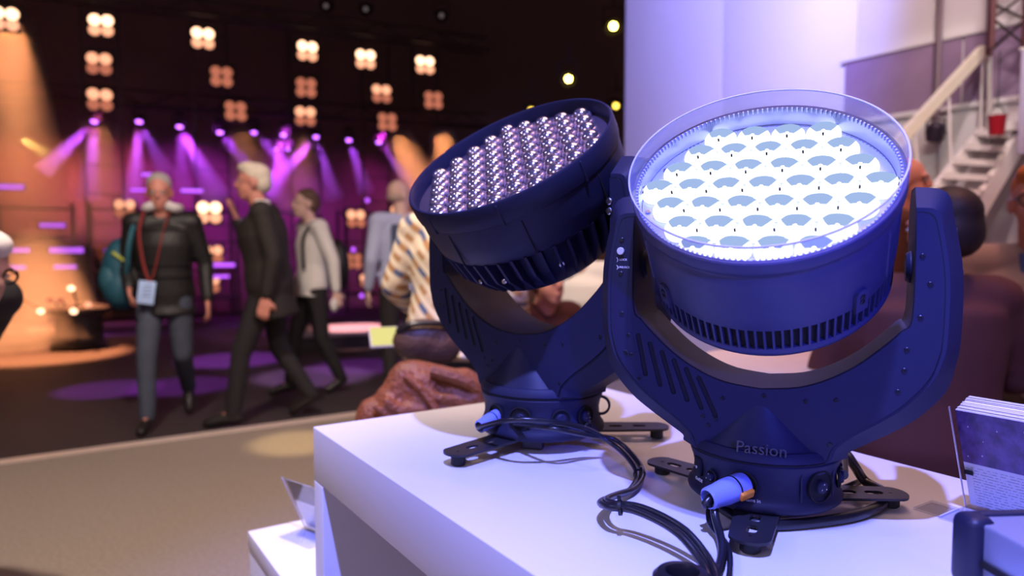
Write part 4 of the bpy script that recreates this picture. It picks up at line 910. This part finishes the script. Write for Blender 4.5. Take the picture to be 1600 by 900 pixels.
def pose(**k):
    J = dict(pelvis=(0, 0, .95), chest=(0, -.005, 1.28), neck=(0, .005, 1.49), head=(0, -.03, 1.635), sh_l=(.185, .0, 1.43), sh_r=(-.185, .0, 1.43), el_l=(.245, .03, 1.14), el_r=(-.245, .03, 1.14), wr_l=(.25, -.07, .90), wr_r=(-.25, -.07, .90), hip_l=(.09, 0, .91), hip_r=(-.09, 0, .91), kn_l=(.10, -.02, .50), kn_r=(-.10, -.02, .50), an_l=(.10, .03, .085), an_r=(-.10, .03, .085), to_l=(.12, -.12, .034), to_r=(-.12, -.12, .034))
    J.update(k); return J
skin = mat('skin', (.60, .34, .26), .5, var=.08); skin_r = mat('ruddy_skin', (.58, .24, .18), .5, var=.1); skin_l = mat('pale_skin', (.70, .46, .38), .5, var=.06)
c_blk = mat('black_quilted_cloth', (.013, .012, .013), .5, var=.4, scale=9, bump=.4); c_suit = mat('dark_brown_black_wool', (.018, .013, .012), .8, var=.3, bump=.2); c_jean = mat('dark_denim', (.055, .065, .10), .8, var=.3, bump=.3); c_trs = mat('charcoal_cloth', (.016, .014, .016), .8, var=.2)
c_white = mat('white_cotton', (.75, .72, .70), .8, var=.05); c_blue = mat('pale_blue_cotton', (.42, .46, .66), .8, var=.08); c_rust = mat('dark_rust_cloth', (.085, .024, .016), .8, var=.3, scale=5); c_grey = mat('grey_rose_cloth', (.34, .26, .27), .8, var=.15); c_shoe = mat('black_leather', (.015, .013, .013), .4)
h_grey = mat('grey_hair', (.38, .34, .32), .7, var=.3, scale=60); h_pale = mat('pale_grey_hair', (.66, .58, .46), .7, var=.25, scale=60); h_brn = mat('brown_hair', (.13, .075, .05), .7, var=.3, scale=60); h_blk = mat('near_black_hair', (.025, .014, .014), .6, var=.3, scale=60); h_org = mat('copper_hair', (.55, .16, .04), .7, var=.3, scale=60); h_wht = mat('white_hair', (.8, .76, .74), .8, var=.1, scale=60)
m_glass = mat('dark_spectacles', (.02, .02, .02), .2)
# --- man with badge and teal backpack
pA = G(264, 664, .004)
rA, hA, jA = person('man in black quilted jacket with a badge and teal backpack walking', pA, R(16), pose(pelvis=(0, .02, .94), an_l=(.09, .30, .20), kn_l=(.10, .02, .50), to_l=(.10, .24, .06), an_r=(-.11, -.14, .085), kn_r=(-.11, -.10, .50), to_r=(-.12, -.30, .034), el_l=(.26, .06, 1.14), wr_l=(.28, -.02, .88), el_r=(-.25, .06, 1.15), wr_r=(-.20, -.12, .98), head=(-.01, -.045, 1.635)),
    skin_r, c_blk, c_jean, c_shoe, h_grey, 'short', 1.03, .05, look=R(4), nod=R(10), wmul=1.08)
b = MB(); b.tube(smooth_path([(-.10, -.10, 1.50), (-.125, -.135, 1.35), (-.10, -.158, 1.15), (-.065, -.165, 1.02)]), .011, 6); b.tube(smooth_path([(.06, -.09, 1.50), (.02, -.135, 1.35), (-.02, -.158, 1.15), (-.055, -.165, 1.02)]), .006, 6); b.build('lanyard', mat('dark_red_strap', (.20, .02, .02), .7), rA)
b = MB(); b.box((-.085, -.172, .955), (.105, .006, .155), rot=Matrix.Rotation(R(8), 3, 'Y'), bev=.002); bd = b.build('badge', mat('pale_blue_card', (.42, .58, .95), .4), rA); bd['label'] = 'pale blue badge on a lanyard'
for i in range(4): b = MB(); b.box((-.085 + .004 * i, -.1765, .93 + i * .024), (.06 - .01 * (i % 2), .001, .006)); b.build('badge_print', mat('badge_ink', (.12, .16, .30), .5), bd)
for s_ in (-1, 1): b = MB(); b.tube(smooth_path([(s_ * .035, -.07, 1.55), (s_ * .085, -.06, 1.53), (s_ * .10, .03, 1.53), (s_ * .05, .10, 1.54)]), [.024, .034, .036] + [.034] * 22, 10); b.build('collar', mat('pale_fleece', (.62, .58, .58), .9, bump=.5), rA)
for z in (1.06, 1.14, 1.22, 1.30, 1.38):
    b = MB(); b.tube([(.185 * math.sin(t), -.138 * math.cos(t), z) for t in [x * .15 for x in range(-10, 11)]], .005, 5); b.build('quilt_seam', c_trs, jA)
bp_root = empty('backpack', pA, R(16), label='teal backpack on the side of the man with the badge', cat='backpack')
b = MB(); b.ell((-.30, .14, 1.12), (.14, .16, .25), 18, 12); b.ell((-.30, .10, 1.00), (.13, .15, .16), 16, 10); remesh('bag', b, .014, [mat('teal_nylon', (.014, .085, .13), .6, var=.3, bump=.3)], bp_root, 4)
b = MB(); b.ell((-.36, .10, 1.06), (.09, .13, .14), 14, 10); b.build('pocket', mat('dark_teal_nylon', (.02, .10, .14), .6), bp_root); b = MB(); b.tube(smooth_path([(-.22, .12, 1.34), (-.17, .02, 1.50), (-.19, -.12, 1.36), (-.22, -.10, 1.16), (-.26, .04, .98)]), .018, 6); b.build('strap', mat('dark_teal_nylon', (.02, .10, .14), .6), bp_root)
b = MB(); b.tube([(-.25, -.04, 1.20), (-.33, .0, 1.26)], .012, 6); b.build('zip_tab', mat('yellow_green_tab', (.4, .45, .08), .5), bp_root)
# --- man in dark suit with raised hand
pB = G(422, 659, .004)
rB, hB, jB = person('grey-haired man in a dark suit raising one hand while walking', pB, R(-80), pose(pelvis=(0, .02, .95), chest=(0, -.02, 1.28), neck=(0, -.03, 1.49), head=(0, -.08, 1.63), el_r=(-.24, -.14, 1.14), wr_r=(-.19, -.22, 1.39), el_l=(.24, .08, 1.14), wr_l=(.25, .03, .88), an_l=(.10, -.22, .085), kn_l=(.10, -.16, .50), to_l=(.11, -.38, .034), an_r=(-.10, .26, .16), kn_r=(-.10, .06, .49), to_r=(-.11, .14, .05)),
    skin_r, c_suit, c_trs, c_shoe, h_pale, 'full', 1.08, .12, curl=(.5, .25), spread=(0, .7), palm=(None, (0, -1, .4)), look=R(6), wmul=1.25)
b = MB(); b.lathe([(.064, 0), (.060, .045)], 18, Matrix.Translation((0, -.03, 1.475)), cap=(False, False)); b.build('shirt_collar', c_white, rB)
b = MB(); b.box((-.05, -.145, 1.12), (.03, .012, .56), rot=Matrix.Rotation(R(6), 3, 'X'), bev=.004); b.build('scarf', mat('slate_blue_scarf', (.13, .13, .24), .8), rB)
# --- man in white shirt behind
pC = G(492, 614, .004)
rC, hC, jC = person('man in a white shirt and dark trousers walking behind the dark suit', pC, R(-55), pose(head=(0, -.06, 1.63), el_l=(.27, .08, 1.15), wr_l=(.28, .10, .90), an_l=(.10, .20, .12), kn_l=(.10, .03, .49), to_l=(.11, .08, .04), an_r=(-.10, -.18, .085), kn_r=(-.10, -.13, .50), to_r=(-.11, -.34, .034)),
    skin_l, c_white, c_trs, c_shoe, h_brn, 'short', 1.02, .0, topname='shirt')
bk2 = empty('shoulder_bag', pC, R(-55), label='black shoulder bag worn by the man in the white shirt', cat='bag')
b = MB(); b.ell((.06, .20, 1.12), (.15, .10, .24), 16, 10); b.build('bag', c_blk, bk2); b = MB(); b.tube(smooth_path([(.06, .16, 1.36), (.12, .05, 1.52), (.14, -.12, 1.40), (.12, -.12, 1.1)]), .014, 6); b.build('strap', c_blk, bk2)
b = MB(); b.ell((.285, .08, .80), (.035, .035, .06), 12, 8); o = b.build('white_cup', c_white, None); o.matrix_basis = Matrix.Translation(pC) @ Matrix.Rotation(R(-55), 4, 'Z'); tag(o, 'small white cup held by the man in the white shirt', 'cup')
# --- bald man in blue shirt
pD = W(628, 500, 6.0); pD.z = .004
rD, hD, jD = person('bald man in a pale blue shirt seen from behind near the stage', pD, R(205), pose(el_r=(-.25, -.02, 1.15), wr_r=(-.18, -.22, 1.05)), skin_l, c_blue, c_trs, c_shoe, mat('thin_pale_hair', (.5, .36, .3), .7), 'bald', 1.05, topname='shirt', look=R(-70))
b = MB(); b.box((.05, .13, 1.25), (.13, .06, .32), bev=.02); b.build('waistcoat_panel', mat('dark_blue_cloth', (.06, .08, .16), .8), rD)
# --- person in plaid shirt, close behind the unlit light
m_plaid = bpy.data.materials.new('plaid_cloth'); m_plaid.use_nodes = True; nt = m_plaid.node_tree; pb_ = nt.nodes['Principled BSDF']; pb_.inputs['Roughness'].default_value = .85
tc = nt.nodes.new('ShaderNodeTexCoord'); mpn = nt.nodes.new('ShaderNodeMapping'); mpn.inputs['Rotation'].default_value = (R(20), R(35), 0); nt.links.new(tc.outputs['Object'], mpn.inputs[0]); prev = None
for i, (dirn, scl, c) in enumerate((('Z', 3.4, (.10, .13, .26)), ('X', 3.8, (.45, .24, .11)), ('Z', 6.9, (.80, .68, .52)))):
    wv = nt.nodes.new('ShaderNodeTexWave'); wv.bands_direction = dirn; wv.inputs['Scale'].default_value = scl; nt.links.new(mpn.outputs[0], wv.inputs['Vector'])
    rm = nt.nodes.new('ShaderNodeValToRGB'); rm.color_ramp.elements[0].position = .45; rm.color_ramp.elements[1].position = .6; nt.links.new(wv.outputs['Fac'], rm.inputs[0])
    mxn = nt.nodes.new('ShaderNodeMix'); mxn.data_type = 'RGBA'; nt.links.new(rm.outputs[0], mxn.inputs[0])
    if prev is None: mxn.inputs[6].default_value = (.66, .52, .38, 1)
    else: nt.links.new(prev, mxn.inputs[6])
    mxn.inputs[7].default_value = (*c, 1); prev = mxn.outputs[2]
nt.links.new(prev, pb_.inputs['Base Color'])
pE = W(708, 500, 3.02); pE.z = .0
rE, hE, jE = person('person in a plaid shirt standing just behind the unlit light', pE, R(170), pose(head=(-.02, -.24, 1.46), neck=(0, -.13, 1.40), chest=(0, -.06, 1.24), sh_l=(.185, -.08, 1.36), sh_r=(-.185, -.08, 1.36), el_r=(-.25, -.05, 1.10), wr_r=(-.25, -.22, .98), el_l=(.27, -.04, 1.12), wr_l=(.25, -.24, 1.01)), skin, m_plaid, c_jean, c_shoe, h_brn, 'short', 1.02, .04, wmul=1.1, topname='shirt', look=R(-30), nod=R(12))
tb = empty('yellow_tablet', W(600, 527, 2.95), R(20), label='yellow glowing tablet held out by the person in plaid', cat='tablet')
b = MB(); b.box((0, 0, 0), (.12, .10, .010), rot=Matrix.Rotation(R(48), 3, 'X'), bev=.003); b.build('case', mat('pale_lilac_case', (.5, .45, .6), .4), tb); b = MB(); b.box((0, -.0048, .0052), (.108, .088, .002), rot=Matrix.Rotation(R(48), 3, 'X')); b.build('screen', glow('yellow_screen', (1.0, .90, .32), .85), tb)
bg = empty('brown_bag', W(662, 532, 2.72), R(15), label='brown leather shoulder bag hanging below the plaid sleeve', cat='bag')
b = MB(); b.ell((0, 0, 0), (.12, .07, .085), 18, 10); b.ell((.05, 0, -.02), (.10, .07, .08), 14, 8); remesh('bag', b, .012, [mat('brown_leather_bag', (.11, .055, .035), .45, var=.4, scale=8, bump=.5)], bg, 3)
b = MB(); b.tube(smooth_path([(-.10, -.02, .04), (-.05, -.06, .07), (.05, -.06, .07), (.11, -.02, .04)]), .012, 6); b.build('strap', c_shoe, bg)
# --- rust leather jacket over a chair behind the table
m_lea = mat('rust_leather', (.21, .062, .024), .48, var=.6, scale=9, bump=.9)
pj = W(684, 560, 2.25)
ck = empty('chair', (pj.x + .02, pj.y + .12, 0), R(8), label='dark chair under the rust leather jacket behind the table', cat='chair')
b = MB(); b.box((0, .22, .45), (.42, .42, .05), bev=.02); b.build('seat', c_trs, ck); b = MB(); b.box((0, .03, .72), (.40, .04, .34), bev=.015); b.build('backrest', c_trs, ck)
for x in (-.18, .18):
    for y in (.04, .40): b = MB(); b.tube([(x, y, 0), (x, y, .85 if y < .1 else .44)], .014, 8); b.build('leg', m_trs, ck)
jk_ = empty('leather_jacket', (pj.x, pj.y, 0), R(8), label='rust brown leather jacket draped over a chair behind the table', cat='jacket')
b = MB()
for x0, z0, x1, z1, r0, r1 in ((-.10, .91, -.24, .62, .055, .06), (-.20, .80, -.27, .45, .055, .05), (-.08, .92, .10, .86, .05, .06), (.08, .88, .22, .70, .06, .055), (.16, .80, .24, .50, .055, .05), (-.05, .88, -.06, .5, .075, .09), (.06, .86, .08, .5, .075, .09), (-.14, .84, -.13, .5, .06, .08)):
    cone(b, (x0, .0, z0), (x1, .02, z1), r0, r1)
for i in range(22): cone(b, (random.uniform(-.22, .2), -.07, random.uniform(.6, .88)), (random.uniform(-.2, .2), -.075, random.uniform(.55, .85)), .016, .011)
remesh('shell', b, .010, [m_lea], jk_, 3)
b = MB(); b.tube(smooth_path([(-.10, -.055, .93), (-.03, -.085, .86), (.02, -.095, .74), (.0, -.10, .6)]), .014, 8); b.build('lapel', m_lea, jk_); b = MB(); b.tube(smooth_path([(-.02, -.05, .94), (.08, -.07, .91), (.15, -.06, .86)]), .022, 8); b.build('collar', m_lea, jk_)
# --- person leaning in at the left edge
pF = W(-98, 560, 2.3); pF.z = 0
rF, hF, jF = person('white-haired person leaning in at the left edge of the frame', pF, R(70), pose(pelvis=(0, .30, .90), chest=(0, .10, 1.12), neck=(0, -.10, 1.22), head=(0, -.22, 1.28), sh_l=(.18, -.04, 1.18), sh_r=(-.18, -.04, 1.18), el_l=(.24, .20, .96), el_r=(-.24, .20, .96), wr_l=(.2, .30, .74), wr_r=(-.2, .30, .74), hip_l=(.09, .30, .86), hip_r=(-.09, .30, .86), kn_l=(.1, .22, .48), kn_r=(-.1, .22, .48), an_l=(.1, .30, .085), an_r=(-.1, .30, .085), to_l=(.12, .15, .034), to_r=(-.12, .15, .034)), skin, c_trs, c_trs, c_shoe, h_wht, 'full', .97, nod=R(15))
b = MB()
for s_ in (-1, 1): b.lathe([(.022, -.003), (.027, -.003), (.027, .003), (.022, .003), (.022, -.003)], 16, hF @ Matrix.Translation((s_ * .032, -.096, .010)) @ Matrix.Rotation(R(90), 4, 'X'), cap=(False, False))
b.tube([hF @ V((-.06, -.09, .012)), hF @ V((-.082, .0, .012))], .003, 6); b.tube([hF @ V((.06, -.09, .012)), hF @ V((.082, .0, .012))], .003, 6); b.build('spectacles', m_glass, rF)
# --- lounge at the right
pG = W(1450, 500, 2.15); pG.z = 0
sit = dict(pelvis=(0, .0, .72), chest=(0, -.04, 1.03), neck=(0, -.05, 1.22), head=(0, -.09, 1.355), sh_l=(.19, -.04, 1.16), sh_r=(-.19, -.04, 1.16), el_l=(.27, -.10, .92), el_r=(-.27, -.10, .92), wr_l=(.18, -.32, .93), wr_r=(-.18, -.32, .93), hip_l=(.1, -.02, .68), hip_r=(-.1, -.02, .68), kn_l=(.13, -.42, .66), kn_r=(-.13, -.42, .66), an_l=(.13, -.40, .24), an_r=(-.13, -.40, .24), to_l=(.14, -.56, .20), to_r=(-.14, -.56, .20))
rG, hG, jG = person('dark-haired person in a rust top seen from behind beside the glowing light', pG, R(165), pose(**{**sit, 'head': (-.03, -.02, 1.36), 'neck': (-.01, -.02, 1.23)}), skin_r, c_rust, c_trs, c_shoe, h_blk, 'short', 1.0, wmul=1.25, topname='top', look=R(35), hem=.12)
def stool(p, label):
    t = empty('bar_stool', p, 0, label=label, cat='stool', group='stools in the lounge')
    b = MB(); b.lathe([(.0001, .58), (.17, .58), (.19, .60), (.18, .64), (.0001, .65)], 24); b.build('seat', c_trs, t); b = MB(); b.tube([(0, 0, .02), (0, 0, .58)], .025, 10); b.build('post', m_alu, t); b = MB(); b.lathe([(.20, 0), (.20, .012), (.03, .03), (.0001, .03)], 24); b.build('base', m_alu, t); b = MB(); b.tube([(.16 * math.cos(a), .16 * math.sin(a), .22) for a in [x * .35 for x in range(19)]], .010, 6); b.build('foot_ring', m_alu, t)
stool(pG + V((0, .02, 0)), 'bar stool under the person in the rust top')
pH = W(1612, 500, 2.75); pH.z = 0
rH, hH, jH = person('copper-haired man in a grey jacket at the right edge of the frame', pH, R(-25), pose(**{**sit, 'head': (-.02, -.11, 1.42), 'neck': (0, -.05, 1.27), 'chest': (0, -.04, 1.05), 'sh_l': (.20, -.04, 1.20), 'sh_r': (-.20, -.04, 1.20), 'wr_r': (-.10, -.36, 1.00), 'wr_l': (.02, -.36, 1.02)}), skin_r, c_grey, c_trs, c_shoe, h_org, 'full', 1.04, curl=(.9, .9), look=R(-10), wmul=1.15)
b = MB()
for s_ in (-1, 1): b.lathe([(.020, -.003), (.026, -.003), (.026, .003), (.020, .003), (.020, -.003)], 16, hH @ Matrix.Translation((s_ * .032, -.098, .010)) @ Matrix.Rotation(R(90), 4, 'X'), cap=(False, False))
b.tube([hH @ V((-.058, -.09, .012)), hH @ V((-.084, .0, .012))], .003, 6); b.build('spectacles', m_glass, rH)
b = MB(); b.tube(smooth_path([(-.06, -.11, 1.24), (-.05, -.16, 1.10), (-.02, -.17, .96)]), .010, 6); b.build('lanyard', mat('blue_lanyard', (.08, .12, .35), .6), rH)
stool(pH + V((0, .02, 0)), 'bar stool under the copper-haired man')
tp = W(1676, 470, 2.2)
ct = empty('cafe_table', (tp.x, tp.y, 0), 0, label='round pale cafe table between the people at the right edge', cat='table')
b = MB(); b.lathe([(.0001, 1.02), (.21, 1.02), (.23, 1.03), (.23, 1.045), (.21, 1.05), (.0001, 1.05)], 36); b.build('table_top', mat('pale_pink_laminate', (.62, .48, .45), .4), ct); b = MB(); b.tube([(0, 0, .02), (0, 0, 1.02)], .035, 12); b.build('column', m_alu, ct); b = MB(); b.lathe([(.25, 0), (.25, .012), (.04, .04), (.0001, .04)], 28); b.build('base', m_alu, ct)
cupm = MB(); cupm.lathe([(.0001, 0), (.026, 0), (.034, .085), (.032, .085), (.025, .004), (.0001, .004)], 20)
for i, (dx, dy) in enumerate(((-.10, -.10), (-.02, -.17), (-.16, .02))):
    o = cupm.build('paper_cup', c_white); o.location = (tp.x + dx, tp.y + dy, 1.05); tag(o, 'white paper cup on the cafe table, %s' % ('nearest the rust top', 'front one at the frame edge', 'back left one')[i], 'cup', 'paper cups on the cafe table')
# --- people and a table seen through the yokes
pI = W(925, 470, 4.0); pI.z = 0
rI, hI, jI = person('person in a white shirt seen through the yoke of the unlit light', pI, R(-35), pose(**{**sit, 'head': (-.08, -.16, 1.33)}), skin_l, c_white, c_trs, c_shoe, h_brn, 'short', 1.0, topname='shirt', nod=R(15), wmul=1.2)
stool(pI + V((0, .02, 0)), 'bar stool under the person in the white shirt')
pK = W(838, 470, 3.4); pK.z = 0
rK, hK, jK = person('ruddy person in a dark top seen through the yoke of the unlit light', pK, R(30), pose(**{**sit, 'head': (0, -.12, 1.24), 'neck': (0, -.06, 1.12), 'chest': (0, -.03, .98), 'sh_l': (.18, -.04, 1.06), 'sh_r': (-.18, -.04, 1.06)}), skin_r, c_rust, c_trs, c_shoe, h_brn, 'short', .93, topname='top')
stool(pK + V((0, .02, 0)), 'bar stool under the ruddy person in a dark top')
pL = W(1400, 500, 3.7); pL.z = 0
rL, hL, jL = person('person far back between the glowing head and its right arm', pL, R(60), pose(), skin_r, c_rust, c_trs, c_shoe, skin_r, 'bald', 1.0, topname='top')
q = W(1225, 562, 2.5)
rt2 = empty('lounge_table', (q.x, q.y, 0), 0, label='round cream lounge table glimpsed under the glowing head', cat='table')
b = MB(); b.lathe([(.0001, q.z - .04), (.27, q.z - .04), (.29, q.z - .02), (.28, q.z), (.0001, q.z)], 36); b.build('table_top', mat('cream_laminate', (.62, .48, .28), .5), rt2); b = MB(); b.tube([(0, 0, .02), (0, 0, q.z - .04)], .035, 12); b.build('column', m_alu, rt2); b = MB(); b.lathe([(.22, 0), (.22, .012), (.04, .04), (.0001, .04)], 28); b.build('base', m_alu, rt2)
pM = W(1290, 500, 3.1); pM.z = 0
rM_, hM_, jM_ = person('person in a rose grey top at the cream lounge table', pM, R(-20), pose(**sit), skin_r, c_grey, c_trs, c_shoe, h_brn, 'short', .98, topname='top')
stool(pM + V((0, .02, 0)), 'bar stool under the person in the rose grey top')
